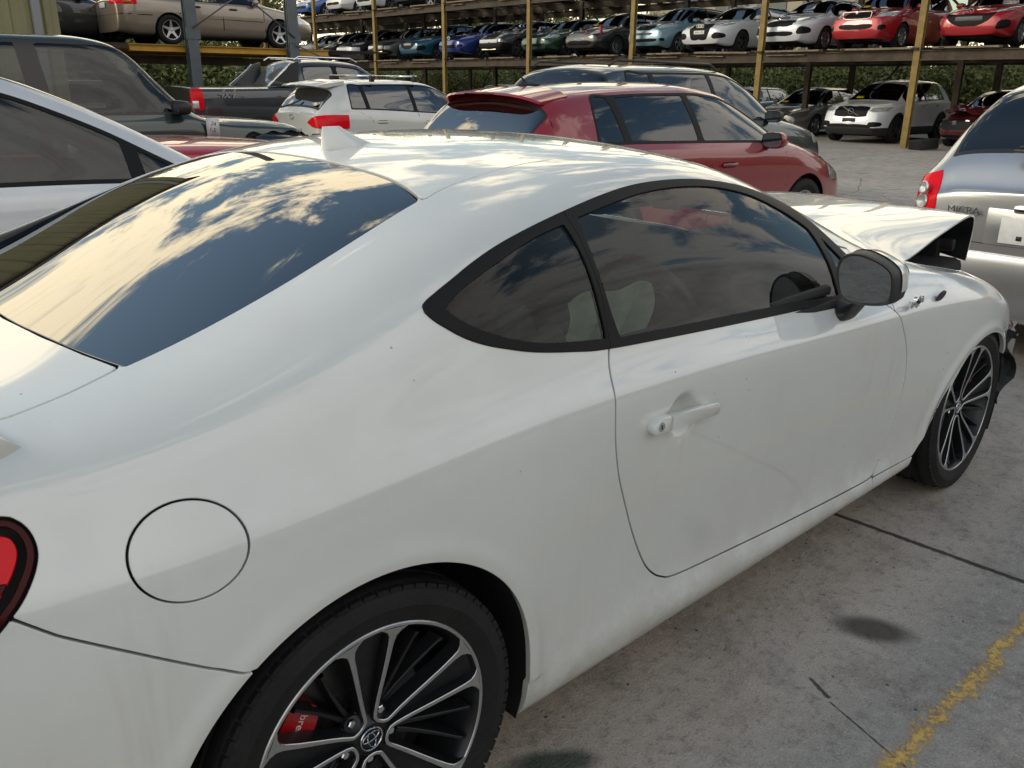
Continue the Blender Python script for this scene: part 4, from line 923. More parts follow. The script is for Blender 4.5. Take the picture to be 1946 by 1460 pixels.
# --- red hatchback behind the coupe
s = hatch(4.20, 1.52, 1.76, 2.58, .85, nose=.70, bonnet=.95, belt=.965, bh=.05); s['paint'] = P_RED; s['R'] = .32; s['glass'] = glassmat('hatch_glass', (.25, .26, .24), 1.5, .05)
s['gtop'] = .10; s['rw'] = .575
s['top'] = [(-.77, 1.0), (-.72, 1.08), (-.62, 1.20), (-.50, 1.33), (-.38, 1.388), (-.1, 1.425), (.6, 1.462), (1.1, 1.466), (1.5, 1.43), (1.9, 1.28), (2.2, 1.10), (2.35, 1.02), (2.6, .965), (3.0, .89), (3.3, .80), (3.43, .70)]; s['H'] = 1.47
dlo_for(s, -.13, 2.16, [.22, 1.08], zt=.085, kick=.10)
s['bl'] = (-.745, -.475, 3.25, glassmat('hatch_back_glass', (.03, .033, .035), 1.6, .16)); s['ws'] = (1.62, 2.34, 3.0, None)
s['cuts'] = [('tail_lamp', box3((-1, -.47), (.55, 1), (.80, 1.0), r=.04), REDL, .006), ('headlamp', box3((3.02, 3.6), (.42, .9), (.60, .74), r=.03), CLEARL, .002), ('grille', box3((3.2, 3.6), (0, .6), (.30, .50), r=.03), BLACK, -.004)]
s['lines'] = [[(.30, 1.0), (.31, .80), (.10, .70)], [(1.12, 1.02), (1.15, .6), (1.13, .33)], [(2.18, .97), (2.26, .7), (2.15, .35)], [(-.42, 1.5), (-.50, 1.05), (-.62, .85)]]; s['lw'] = .005
s['handles'] = [(.45, .84), (1.36, .82)]; s['mirror'] = (1.93, 1.0); s['seats'] = True; s['style'] = 'seven'
GOLF_XY = (4.22, 3.20)
golf = build_car('parked_hatchback', 'red five-door hatchback parked right behind the white coupe', 'car', s, (*GOLF_XY, 0), -1.5, None, (220, 150))
b = B(); sp_ = [(-.590, 1.366), (-.575, 1.382), (-.22, 1.424), (-.22, 1.39), (-.50, 1.362)]; V = []; 
ysn = list(np.linspace(-.565, .565, 17)); n = 5
for y in ysn: q_ = abs(y)/.565; V += [(x+.10*q_**5*(1 if x < -.4 else 0), y, z-.030*q_**2-.035*q_**6) for x, z in sp_]
b.add(V, [(i*n+k, i*n+(k+1) % n, (i+1)*n+(k+1) % n, (i+1)*n+k) for i in range(16) for k in range(n)]+[tuple(range(n)), tuple(16*n+k for k in range(n))], P_RED); so_ = b.make('roof_spoiler', golf, ang=30)
b = B(); b.box((-.588, 0, 1.367), (.012, .34, .012), REDD, bev=.005); b.make('brake_light', so_)
b = B(); b.tube([(-.10, 0, 1.43), (-.20, 0, 1.51)], [.012, .004], BLACK, 8); b.tube([(-.22, 0, 1.42), (-.16, 0, 1.435), (.02, 0, 1.435)], [.004, .022, .006], BLACK, 10); b.make('roof_antenna', golf)
# --- dark slate SUV behind it
s = hatch(4.55, 1.66, 1.84, 2.66, .88, nose=.84, bonnet=1.06, belt=1.04, bh=.06); s['paint'] = P_SLATE; s['R'] = .35; s['clad'] = 2; s['cladz'] = .42; s['gtop'] = .10; s['rw'] = .60
s['glass'] = MATS['hatch_glass']; dlo_for(s, -.45, 2.25, [.12, 1.12], zt=.09, kick=.12); s['ws'] = (1.70, 2.42, 3.0, None); s['bl'] = (-.95, -.60, 3.2, None)
s['mirror'] = (2.02, 1.10); s['mirror_mat'] = BLACK; s['handles'] = [(.45, .92), (1.40, .90)]; s['seats'] = True; s['lines'] = [[(1.15, 1.05), (1.17, .45)], [(2.24, 1.05), (2.30, .5)]]; s['cuts'] = [('headlamp', box3((3.1, 3.7), (.45, 1), (.76, .88), r=.03), CLEARL, .002)]; s['rim'] = ALLOY_D
suv = build_car('parked_suv', 'dark slate SUV parked beyond the red hatchback', 'SUV', s, (6.75, 4.86, 0), 0, None, (180, 120))
b = B()
for sd in (-1, 1): b.tube([(-.5, sd*.56, 1.62), (-.4, sd*.57, 1.675), (1.2, sd*.56, 1.665), (1.35, sd*.55, 1.60)], .014, BLACK, 8)
b.make('roof_rails', suv)
# --- silver hatchback at the right edge, tail towards the camera
s = hatch(3.72, 1.54, 1.66, 2.43, .68, nose=.74, bonnet=.98, belt=.99, bh=.03, rear=1.06); s['paint'] = P_SILV; s['R'] = .295; s['rw'] = .545; s['gtop'] = .11
ro = s['ro']; H = 1.54
s['top'] = [(-ro, .93), (-ro+.05, 1.03), (-ro+.15, 1.13), (-ro+.35, 1.37), (-ro+.55, 1.485), (-ro+.80, 1.53), (.85, 1.54), (1.3, 1.51), (1.75, 1.34), (2.1, 1.08), (2.3, .99), (2.7, .92), (3.0, .80), (3.11, .72)]
s['plan'] = [(-ro, .84), (-ro+.10, .92), (-ro+.35, .985), (-ro+.8, 1.0), (2.2, 1.0), (2.7, .97), (2.95, .86), (3.11, .70)]
dlo_for(s, -.10, 2.05, [.45, 1.1], zt=.10, kick=.12); s['ws'] = (1.45, 2.22, 3.0, None); s['bl'] = (-ro+.135, -ro+.50, 3.15, glassmat('tinted_back_glass', (.03, .033, .036), 1.5, .05))
s['cuts'] = [('tail_lamp', lambda t: np.maximum(poly_sdf(smooth_poly([(.60, .705), (.60, .705), (.655, .80), (.66, .92), (.60, 1.02), (.545, 1.075), (.545, 1.075), (.585, .95), (.60, .85), (.62, .75)][:0]+[(.600, .735), (.600, .735), (.90, .735), (.90, .735), (.90, .93), (.74, .965), (.645, .995), (.625, .995), (.605, .92), (.592, .82)], 3))(np.abs(t.P[:, 1]), t.P[:, 2]), t.P[:, 0]+ro-.20), REDL, .006)]
s['lines'] = [[(-ro-.2, .655), (-ro+.25, .655), (-ro+.38, .60), (-.33, .58)]]; s['lw'] = .005; s['seats'] = True; s['clear'] = .22
MIC = (4.95, -.52)
mic = build_car('parked_hatchback', 'small silver hatchback with a blank rear plate at the right edge', 'car', s, (*MIC, 0), 0, None, (240, 190))
xr = -ro-.062
# lamp circles, badge, plate recess, wiper, bumper step
for sd in (-1, 1):
    for zc, r_ in ((.910, .030), (.835, .037)):
        b = B(); T = Matrix.Translation((xr+.052, sd*.675, zc)) @ Matrix.Rotation(rad(-28*sd), 4, 'Z') @ Matrix.Rotation(rad(8), 4, 'Y'); b.lathe([(r_, .0), (r_+.006, -.012), (r_, -.018), (r_*.9, -.010), (0, -.004)], CLEARL, 28, T, axis='x'); b.make('reversing_lens', mic)
text_obj('model_badge', 'MICRA', .056, pmat('badge_chrome', (.30, .31, .32), .25, metal=1), frame((xr-.018, .425, .815), (0, -1, 0), (0, 0, 1)), mic, .003)
b = B(); b.box((xr+.004, .03, .745), (.02, .56, .19), P_SILV, bev=.012); b.box((xr-.010, .03, .845), (.03, .30, .035), CHROME, bev=.010); b.make('plate_recess', mic)
pl_ = plate(mic, xr-.012, .735, '', .40, .135, PLATE, True, y=.03); b = B(); b.box((xr-.018, .13, .70), (.003, .026, .022), BLACK); b.box((xr-.018, .11, .785), (.004, .014, .010), GREYP); b.make('plate_fixing', pl_)
b = B(); b.box((xr+.11, -.06, 1.128), (.05, .66, .018), BLACK, Matrix.Rotation(0, 4, 'X'), bev=.006); b.tube([(xr+.10, -.40, 1.14), (xr+.11, .15, 1.165), (xr+.115, .25, 1.145)], .008, BLACK, 6); b.make('rear_wiper', mic)
b = B(); V = []; ys = np.linspace(-.80, .80, 21); pr = [(.0, .61), (-.035, .60), (-.048, .56), (-.048, .40), (-.03, .30), (.02, .25)]
for y in ys:
    cv = .20*(abs(y)/.80)**4.5
    V += [(xr+dx+cv+.012, y, z) for dx, z in pr]
b.add(V, [(i*6+k, i*6+k+1, (i+1)*6+k+1, (i+1)*6+k) for i in range(20) for k in range(5)], P_SILV); b.make('rear_bumper', mic, ang=50)
# --- white hatchback at the left edge
s = hatch(4.15, 1.50, 1.74, 2.55, .85, nose=.74, bonnet=.98, belt=.955, bh=.03); s['paint'] = paint('cool_white', (.66, .69, .72), .1); s['R'] = .31; s['gtop'] = .085; s['rw'] = .585
s['H'] = 1.62; s['top'] = [(-.75, 1.0), (-.6, 1.2), (-.3, 1.50), (0, 1.59), (.6, 1.62), (.95, 1.60), (1.3, 1.535), (1.75, 1.36), (2.15, 1.14), (2.40, 1.0), (2.7, .94), (3.1, .86), (3.4, .74)]
dlo_for(s, .0, 2.24, [.62, 1.94], zt=.13, zb=.0, kick=.10); s['ws'] = (1.35, 2.38, 2.5, None); s['bl'] = (-.70, -.30, 3.2, None); s['glass'] = glassmat('clear_car_glass', (.45, .47, .43), 1.5, .02); s['seats'] = True; s['seatmat'] = pmat('grey_green_seat', (.13, .14, .12), .8, noise=.2)
s['mirror'] = (2.10, 1.02); s['mirror_only'] = 1; s['lines'] = [[(.60, .96), (.62, .35)], [(2.22, .93), (2.27, .4)]]; s['lw'] = .005
lh = build_car('parked_hatchback', 'white hatchback with grey-green seats at the left edge, nearest the coupe', 'car', s, (-1.03, 3.35, 0), 0, None, (220, 150))
b = B(); b.tube([(0, 0, 0), (0, 0, -.05)], .0015, BLACK, 5); 
for k in range(3): b.prism([(-.030+.006*k, -.05-.022*k), (.030-.006*k, -.05-.022*k), (.0, -.015-.022*k)], -.002, .002, pmat('tree_freshener', (.03, .045, .03), .7))
b.box((0, 0, -.115), (.01, .004, .02), MATS['tree_freshener']); fo_ = b.make('air_freshener', lh); fo_.location = (1.62, -.05, 1.26); fo_.rotation_euler = (0, 0, rad(20)); 
# --- red car between, bonnet showing
s = hatch(4.1, 1.42, 1.72, 2.55, .85, nose=.74, bonnet=1.0, belt=.97, bh=.02); s['paint'] = P_CRIM; s['R'] = .30
s['top'] = [(-.70, 1.0), (-.4, 1.2), (-.1, 1.34), (.3, 1.36), (.7, 1.28), (1.1, 1.08), (1.35, 1.03), (1.8, 1.02), (2.4, .99), (2.9, .93), (3.2, .86), (3.4, .74)]; s['H'] = 1.36; s['belt'] = [(-.70, .95), (0, .97), (1.2, .96), (2.2, .93), (3.0, .82), (3.4, .66)]
dlo_for(s, -.3, 1.0, [.4], zt=.08); s['ws'] = (.55, 1.15, 3.0, None); s['cuts'] = [('headlamp', box3((3.0, 3.6), (.42, .9), (.64, .76), r=.03), CLEARL, .002)]; s['bl'] = (-.68, -.4, 3.2, None)
build_car('parked_red_car', 'red car between the white hatchback and the dark green off-roader, only its bonnet showing', 'car', s, (.25, 5.25, 0), 0)
# --- dark green off-roader
s = dict(wb=2.48, fo=.82, ro=.85, W=1.78, H=1.84, paint=P_DGREEN, R=.36, gtop=.10, g10=.035, rw=.63, clad=2, cladz=.40)
s['top'] = [(-.85, 1.45), (-.75, 1.70), (-.55, 1.81), (0, 1.84), (.9, 1.84), (1.22, 1.80), (1.40, 1.71), (1.60, 1.50), (1.88, 1.20), (2.0, 1.12), (2.3, 1.10), (2.9, 1.05), (3.15, .97), (3.30, .88)]
s['belt'] = [(-.85, 1.12), (0, 1.12), (1.8, 1.12), (2.2, 1.04), (3.0, .98), (3.3, .82)]; s['plan'] = [(-.85, .88), (-.7, .97), (-.3, 1), (2.6, 1), (3.0, .96), (3.3, .84)]
s['dlo'] = [(-.5, 1.14), (-.5, 1.14), (1.86, 1.14), (1.86, 1.14), (1.80, 1.20), (1.34, 1.70), (1.30, 1.72), (1.20, 1.745), (.9, 1.755), (-.45, 1.755), (-.45, 1.755)]
s['panes'] = [[(-.6, .9), (-.6, .9), (.03, .9), (.03, .9), (-.05, 2), (-.05, 2), (-.6, 2), (-.6, 2)], [(.15, .9), (.15, .9), (.93-.42, .9), (.93-.42, .9), (.43, 2), (.43, 2), (.06, 2), (.06, 2)], [(.68, .9), (.68, .9), (1.70, .9), (1.70, .9), (1.70, 2), (1.70, 2), (.58, 2), (.58, 2)]]
s['glass'] = MATS['clear_car_glass']; s['trim'] = pmat('brown_black_trim', (.045, .040, .038), .4); s['ws'] = (1.30, 1.96, 3.0, None); s['bl'] = (-.84, -.7, 3, None); s['seats'] = True; s['seatz'] = .30; s['mirror'] = (1.72, 1.20); s['mirror_mat'] = BLACK; s['lines'] = [[(1.93, 1.12), (1.97, .95), (1.93, .5)], [(.62, 1.12), (.62, .5)]]; s['lw'] = .006
s['cuts'] = [('missing_wing', lambda t: np.maximum(np.maximum(2.38+.03*np.sin(t.P[:, 2]*40)-t.P[:, 0], t.P[:, 2]-.955+.012*np.sin(t.P[:, 0]*30)), (3.5-np.abs(t.UV[:, 1]-12))*.1), DARK, -.03)]
dg = build_car('parked_offroader', 'boxy dark green off-roader with a paper tag on its wing', 'off-roader', s, (.95, 7.35, 0), 0, None, (180, 130))
b = B(); b.box((2.02, -.905, 1.02), (.13, .004, .17), PLATE, Matrix.Rotation(0, 4, 'X')); pt_ = b.make('paper_tag', dg)
text_obj('tag_writing', '24\n1.5', .055, BLACK, frame((2.02, -.908, 1.02), (1, 0, -.25), (.25, 0, 1)), pt_, .0003)
text_obj('wing_script', 'VITARA'[:0]+'SE V6', .045, pmat('faded_script', (.16, .18, .18), .4, metal=.6), frame((2.95, -.86, .965), (1, 0, -.06), (0, -.2, 1)), dg, .001)
b = B(); rg = random.Random(2)
b.tube([(2.46, -.88, .83), (2.52, -.88, .84), (2.76, -.88, .825), (2.98, -.85, .81), (3.04, -.82, .81)], [.09, .10, .105, .095, .06], pmat('wet_black_plastic', (.015, .018, .02), .15, coat=.8), 18); b.tube([(3.03, -.84, .81), (3.13, -.80, .79), (3.23, -.74, .77)], [.09, .10, .05], BLACK, 7)
for k in range(9): b.box((3.0+rg.uniform(0, .30), -.86+rg.uniform(-.03, .1), .80+rg.uniform(-.08, .10)), (rg.uniform(.04, .12), .03, rg.uniform(.03, .09)), BLACK, Matrix.Rotation(rg.uniform(-.1, .1), 4, 'X'), bev=.005)
b.make('broken_front_corner', dg, ang=50)
# --- dark grey ute
s = dict(wb=3.22, fo=.92, ro=1.18, W=1.86, H=1.86, paint=P_GREY, R=.38, gtop=.11, rw=.60, clad=2, cladz=.42)
s['top'] = [(-1.18, 1.36), (-1.1, 1.36), (.62, 1.38), (.72, 1.42), (.84, 1.72), (.95, 1.82), (1.5, 1.86), (2.2, 1.83), (2.6, 1.66), (3.0, 1.30), (3.15, 1.20), (3.9, 1.12), (4.14, .95)]
s['belt'] = [(-1.18, 1.31), (.6, 1.33), (.9, 1.18), (3.0, 1.14), (3.6, 1.05), (4.14, .88)]; s['plan'] = [(-1.18, .93), (-1.0, .98), (0, 1), (3.3, 1), (3.9, .95), (4.14, .82)]
s['dlo'] = [(1.02, 1.26), (1.02, 1.26), (2.82, 1.22), (2.82, 1.22), (2.50, 1.55), (2.2, 1.70), (1.6, 1.74), (1.1, 1.72), (1.02, 1.68), (1.0, 1.5)]
s['panes'] = [[(.8, 1), (.8, 1), (1.70, 1), (1.70, 1), (1.62, 2), (1.62, 2), (.8, 2), (.8, 2)], [(1.80, 1), (1.80, 1), (3.2, 1), (3.2, 1), (3.2, 2), (3.2, 2), (1.72, 2), (1.72, 2)]]
s['ws'] = (2.35, 3.05, 3.0, None); s['lines'] = [[(.86, 1.75), (.84, 1.3), (.86, .7)], [(1.75, 1.2), (1.75, .5)]]; s['lw'] = .012; s['rim'] = ALLOY_D
s['cuts'] = [('tail_lamp', box3((-1.4, -1.02), (.80, 1.1), (.98, 1.32), r=.03), REDL, .008)]
ute = build_car('parked_ute', 'dark grey double-cab ute with a 4x4 decal behind its red tail lamp', 'ute', s, (6.75, 14.0, 0), 0, None, (160, 110))
b = B(); b.box((-1.165, -.885, 1.06), (.12, .05, .13), CLEARL, bev=.02); b.make('reversing_lamp', ute)
text_obj('bed_decal', '4x4', .20, pmat('decal_silver', (.30, .27, .27), .5), frame((-.62, -.945, 1.235), (1, 0, 0), (0, 0, 1)), ute, .001, shear=.35, bold=.003)
for sd in (-1, 1):
    b = B(); b.prism([(.26, 1.36), (.86, 1.36), (.88, 1.80), (.74, 1.76)], sd*.80, sd*.70, P_GREY); o = b.make('sail_panel', ute); b = B(); b.tube([(.24, sd*.81, 1.37), (.62, sd*.79, 1.66), (.72, sd*.77, 1.76)], .010, CHROME, 6); b.make('sail_edge', o)
    b = B(); b.tube([(.9, sd*.60, 1.83), (1.0, sd*.60, 1.885), (2.1, sd*.60, 1.875), (2.25, sd*.6, 1.81)], .016, CHROME, 8); b.make('roof_rail', ute)
# --- white hatchback with roof bars
s = hatch(4.22, 1.50, 1.76, 2.60, .88, nose=.74, bonnet=.98, belt=.95, bh=.09); s['paint'] = P_PWHITE; s['R'] = .31; s['gtop'] = .095; s['rw'] = .575; s['glass'] = DGLASS
dlo_for(s, -.22, 2.12, [.12, 1.02], zt=.08, kick=.06); s['bl'] = (-.69, -.44, 3.2, glassmat('hatch_back_glass', (.03, .033, .035), 1.6, .16)); s['ws'] = (1.6, 2.34, 3.0, None)
s['cuts'] = [('tail_lamp', lambda t: np.maximum(poly_sdf(smooth_poly([(.46, .86), (.46, .86), (.60, .80), (.75, .78), (1.0, .78), (1.0, .94), (.80, .97), (.62, .94)], 3))(np.abs(t.P[:, 1]), t.P[:, 2]), t.P[:, 0]+.30), REDL, .012)]
s['handles'] = [(.30, .86), (1.22, .84)]; s['mirror'] = (1.92, 1.0); s['lines'] = [[(-.16, 1.06), (.12, .9), (.15, .75), (.42, .62)], [(1.02, .98), (1.07, .4)]]; s['lw'] = .006
cor = build_car('parked_hatchback', 'off-white hatchback with roof bars, half hidden by the coupe roof', 'car', s, (6.92, 10.75, 0), 0, None, (180, 130))
b = B()
for x in (.30, 1.12):
    b.tube([(x, -.66, 1.545), (x, .66, 1.545)], .014, CHROME, 8)
bars = b.make('roof_bar', cor)
b = B()
for x in (.30, 1.12):
    for sd in (-1, 1): b.box((x, sd*.60, 1.50), (.07, .07, .10), BLACK, bev=.015)
b.make('bar_clamps', cor)
b = B(); V = []; sp_ = [(-.74, 1.405), (-.70, 1.435), (-.28, 1.49), (-.28, 1.44), (-.60, 1.39)]
for y in (-.58, -.5, 0, .5, .58): V += [(x+.09*(abs(y)/.58)**3, y, z-.03*(abs(y)/.58)**2) for x, z in sp_]
b.add(V, [(i*5+k, i*5+(k+1) % 5, (i+1)*5+(k+1) % 5, (i+1)*5+k) for i in range(4) for k in range(5)]+[(0, 1, 2, 3, 4), (20, 21, 22, 23, 24)], P_PWHITE); b.make('roof_spoiler', cor, ang=30)
b = B(); b.tube([(-.80, .35, 1.06), (-.72, .10, 1.12), (-.66, -.05, 1.18)], .012, BLACK, 6); oval(b, -.815, .0, .93, .055, .036, .006, CHROME); b.make('rear_wiper', cor)
# ------------------------------------------------------------------ storage racks and the cars on them
POST = pmat('ochre_post_paint', (.25, .17, .045), .6, noise=.35, nscale=6); BEAM = pmat('rusty_brown_beam', (.065, .045, .028), .7, noise=.6, nscale=3, bump=.3, bscale=20); PLANK = pmat('weathered_plank', (.24, .19, .13), .8, noise=.5, nscale=5); YB = pmat('yellow_beam_paint', (.55, .31, .03), .5, noise=.2, nscale=5); STEEL = pmat('galvanised_steel', (.13, .15, .165), .45, metal=.3, noise=.2, nscale=4); DECK = pmat('dark_deck', (.035, .028, .02), .85, noise=.5, nscale=4)
RX = 21.6; ZD = 2.38; ZD2 = 4.42
posts = [-1.8, 3.2, 8.1, 12.5, 17.2, 22.0, 26.9, 31.8, 36.9, 42.0, 47.0]
def make_rack(name, label, x0, x1, ys, z1, z2, top, parent=None, extra_planks=True):
    r = empty(name, (x0, ys[0], 0)); tag(r, label, 'rack'); ox, oy = x0, ys[0]
    rg = random.Random(int(x0*10)+7)
    for y in ys:
        for x in (x0, x0+(x1-x0)*.5, x1):
            b = B(); pw = .135; pm = POST if x == x0 else BEAM; b.box((0, 0, top/2), (pw, .03, top), pm); b.box((-pw/2+.012, 0, top/2), (.025, .155, top), pm); b.box((pw/2-.012, 0, top/2), (.025, .155, top), pm)
            p = b.make('post', r, smooth=False); p.location = (x-ox, y-oy, 0)
    for z in (z1, z2):
        for x in (x0, x0+(x1-x0)*.5, x1):
            b = B(); Ly = ys[-1]-ys[0]; b.box((0, Ly/2, z-.30), (.10, Ly+.4, .03), BEAM); b.box((0, Ly/2, z-.20), (.03, Ly+.4, .20), BEAM); b.box((0, Ly/2, z-.09), (.12, Ly+.4, .025), BEAM); o = b.make('beam', r, smooth=False); o.location = (x-ox, 0, 0)
        b = B(); y = ys[0]
        while y < ys[-1]:
            b.box(((x1-x0)/2, y-oy, z-.045), (x1-x0+.3, .12, .05), DECK); y += .62
        for k in (.0, .25, .5, .75, 1.): pass
        b.make('cross_members', r, smooth=False)
        b = B()
        for yy in np.arange(ys[0]+.3, ys[-1], 1.15): b.box(((x1-x0)/2, yy-oy, z-.022), (x1-x0, .62, .012), DECK)
        b.make('deck', r, smooth=False)
        if extra_planks:
            for i, (ya, yb) in enumerate(zip(ys[:-1], ys[1:])):
                for q in range(2):
                    b = B(); ln = rg.uniform(1.2, 2.0); yc = ya+(yb-ya)*(.27+.47*q)+rg.uniform(-.2, .2)
                    b.box((0, 0, 0), (.20, ln, .045), PLANK, bev=.004)
                    if rg.random() < .6: b.box((.02, rg.uniform(-.5, .5), -.10), (.16, rg.uniform(.6, 1.3), .02), PLANK)
                    o = b.make('plank', r, smooth=False); o.location = (-.06, yc-oy, z-.03); o.rotation_euler = (rad(rg.uniform(-1.2, 1.2)), rad(rg.uniform(-4, 4)), rad(rg.uniform(-3, 3)))
    # braces
    for i, (ya, yb) in enumerate(zip(ys[:-1], ys[1:])):
        b = B(); b.tube([(x1-ox, ya-oy, z1+.1), (x1-ox, ya-oy+1.9, z2-.3)], .035, BEAM, 6); b.tube([(x1-ox, yb-oy, .1), (x1-ox, yb-oy-1.5, z1-.3)], .035, BEAM, 6); b.make('brace', r)
    return r
rack = make_rack('storage_rack', 'long two-level car rack with ochre posts across the back of the yard', RX, RX+5.3, posts, ZD, ZD2, 6.6)
b = B(); b.box((RX-.02-RX, 7.72+1.8, 1.15), (.05, .05, 2.3), BEAM, Matrix.Translation((0, 0, 0))); 
tyr = B(); tyre(tyr, .34, .12, .22, n=40); ty = tyr.make('loose_tyre', ang=30); ty.location = (RX-.15, 7.55, .13); ty.rotation_euler = (rad(84), 0, 0); tag(ty, 'old tyre lying flat at the foot of the ochre post by the white SUV', 'tyre')
def rackcar(name, label, cat, yc, z, spec, x=None, heading=180., res=(110, 84), group='cars facing out from the long rack', x_front=21.95):
    L_f = spec['wb']+spec['fo']; return build_car(name, label, cat, spec, ((x_front if x is None else x)+L_f, yc, z), heading, group, res)
def sedan(L_, H, W_, wb, fo, nose=.64, bonnet=.86, belt=.90, boot=1.02):
    ro = L_-wb-fo; cx = wb-.20
    return dict(wb=wb, fo=fo, ro=ro, W=W_, H=H, top=[(-ro, boot-.14), (-ro+.10, boot-.02), (-ro+.45, boot+.02), (-ro+.65, boot+.07), (0.05, H-.18), (.45, H-.03), (wb*.36, H), (wb*.52, H-.02), (cx-.70, H-.10), (cx-.30, H-.30), (cx, bonnet+.06), (cx+.15, bonnet+.02), (cx+.5, bonnet-.03), (wb+fo-.22, nose+.08), (wb+fo, nose)],
                belt=[(-ro, boot-.2), (-ro+.4, belt+.06), (wb*.5, belt+.01), (cx, belt-.02), (wb+fo-.3, nose+.01), (wb+fo, nose-.06)])
def finish(s, pt, zt=.09, pillars=None, dback=None, dfront=None, **kw):
    s['paint'] = pt; wb = s['wb']; dlo_for(s, dback if dback is not None else -.15, dfront if dfront is not None else wb-.45, pillars or [wb*.40], zt=zt); s['ws'] = (wb-.98, wb-.22, 3.0, None); s['mirror'] = (wb-.66, s['belt'][3][1]+.10)
    bz = s['belt'][2][1]; s['lines'] = [[(wb*.40, bz), (wb*.41, .62), (wb*.40, .34)], [(wb-.45, bz), (wb-.38, .6), (wb-.40, .36)], [(-.1, bz), (.12, .80), (.30, .62)]]; s['lw'] = .007
    if 'handles' not in s: s['handles'] = [(.42, bz-.12), (wb*.40+.28, bz-.13)]
    for k, v in kw.items(): s[k] = v
    return s
def F_(s): return s['wb']+s['fo']
# region helpers for the faces of cars: polygons in (|y|, z)
def lamp_poly(y0, y1, z0, z1, sk=.04): return [(y0, z0), (y0, z0), (y1, z0+sk), (y1, z0+sk), (y1, z1+sk), (y1, z1+sk), (y0, z1), (y0, z1)]
def face(s, head, grille, lower=None, fog=None, gm_=None, lm=None):
    X = F_(s); c = []
    c.append(('headlamp', front(head, X-.62), lm or CLEARL, .004))
    if grille: c.append(('grille', front(grille, X-.35), gm_ or GRILLE, -.012))
    if lower: c.append(('lower_grille', front(lower, X-.35), GRILLE, -.012))
    if fog: c.append(('fog_lamp', front(fog, X-.45), GRILLE, -.008))
    s['cuts'] = c; return s
def sticker(root, s, col=YELLOW_ST):
    wb = s['wb']; b = B(); b.box((0, 0, 0), (.004, .20, .10), col); o = b.make('windscreen_sticker', root); x = wb-.34; top = np.array(s['top']); z = float(pchip(top[:, 0], top[:, 1], x)); o.location = (x+.05, -.38, z-.0); o.rotation_euler = (0, rad(-58), 0)
def badge_ring(root, s, x, z, kind='ring'):
    b = B()
    if kind == 'ring': oval(b, x, 0, z, .055, .042, .007, CHROME)
    elif kind == 'four':
        for k in (-1.5, -.5, .5, 1.5): oval(b, x, k*.062, z, .042, .042, .006, CHROME, 20)
    elif kind == 'wing': oval(b, x, 0, z, .070, .055, .007, CHROME); b.tube([(x, -.055, z+.030), (x, -.02, z+.012), (x, 0, z-.020), (x, .02, z+.012), (x, .055, z+.030)], .006, CHROME, 6)
    elif kind == 'bow': b.box((x, 0, z), (.012, .14, .022), CHROME, bev=.004); b.box((x, 0, z), (.012, .05, .05), CHROME, bev=.004)
    elif kind == 'iron': oval(b, x, 0, z, .075, .075, .010, CHROME); b.box((x-.004, 0, z), (.012, .52, .022), CHROME, Matrix.Translation((0, 0, z)) @ Matrix.Rotation(rad(-24), 4, 'X') @ Matrix.Translation((0, 0, -z)))
    elif kind == 'h': oval(b, x, 0, z, .060, .036, .006, CHROME); b.box((x, -.02, z), (.008, .010, .045), CHROME); b.box((x, .02, z), (.008, .010, .045), CHROME); b.box((x, 0, z), (.008, .04, .010), CHROME)
    elif kind == 'disc': b.lathe([(0, .012), (.035, .010), (.045, 0)], CHROME, 20, Matrix.Translation((x, 0, z)), axis='x')
    return b.make('badge', root)
# red hatch (grinning grille), far right of the upper deck
s = finish(hatch(4.45, 1.47, 1.76, 2.64, .93, nose=.70, bonnet=.93, belt=.94), P_CRIM, style='seven')
face(s, [(.50, .72), (.50, .72), (.80, .80), (.86, .86), (.80, .88), (.58, .83)], [(0, .70), (.30, .70), (.56, .74), (.56, .74), (.48, .58), (.28, .46), (0, .43)], None, [(.62, .36), (.80, .40), (.80, .56), (.66, .52)])
c1 = rackcar('racked_hatchback', 'red hatchback with a wide smiling grille, rightmost whole car on the upper deck', 'car', 7.15, ZD, s); badge_ring(c1, s, F_(s)+.045, .775, 'wing'); b = B(); b.box((F_(s)+.075, 0, .60), (.03, .62, .10), GREYP, bev=.03); b.make('grille_bar', c1)
# next one, mostly outside the frame
s = finish(hatch(4.1, 1.48, 1.72, 2.55, .85), P_WHITE2); face(s, lamp_poly(.48, .80, .62, .76), [(0, .60), (.35, .60), (.35, .52), (0, .52)]); rackcar('racked_white_car', 'white car on the upper deck cut by the right edge of the photo', 'car', 5.0, ZD, s)
# red boxy wagon
s = finish(hatch(4.2, 1.60, 1.70, 2.60, .86, nose=.78, bonnet=1.0, belt=.98), P_CRIM, style='seven', H=1.60)
face(s, [(.46, .74), (.46, .74), (.80, .78), (.80, .78), (.80, .92), (.80, .92), (.50, .88), (.50, .88)], [(0, .70), (.30, .72), (.38, .80), (.38, .87), (.30, .87), (0, .87)], [(0, .46), (.40, .48), (.44, .58), (0, .57)], [(.60, .44), (.72, .46), (.72, .56), (.60, .54)])
c2 = rackcar('racked_wagon', 'red tall wagon with a chrome-rimmed grille beside the smiling red hatchback', 'car', 9.95, ZD, s); b = B(); X = F_(s)+.050; b.tube([(X, y, z) for y, z in smooth_poly([(-.38, .80), (-.38, .875), (-.30, .885), (.30, .885), (.38, .875), (.38, .80), (.30, .72), (-.30, .72)], 3)], .012, CHROME, 6); b.make('grille_surround', c2); badge_ring(c2, s, X+.015, .865, 'disc'); sticker(c2, s)
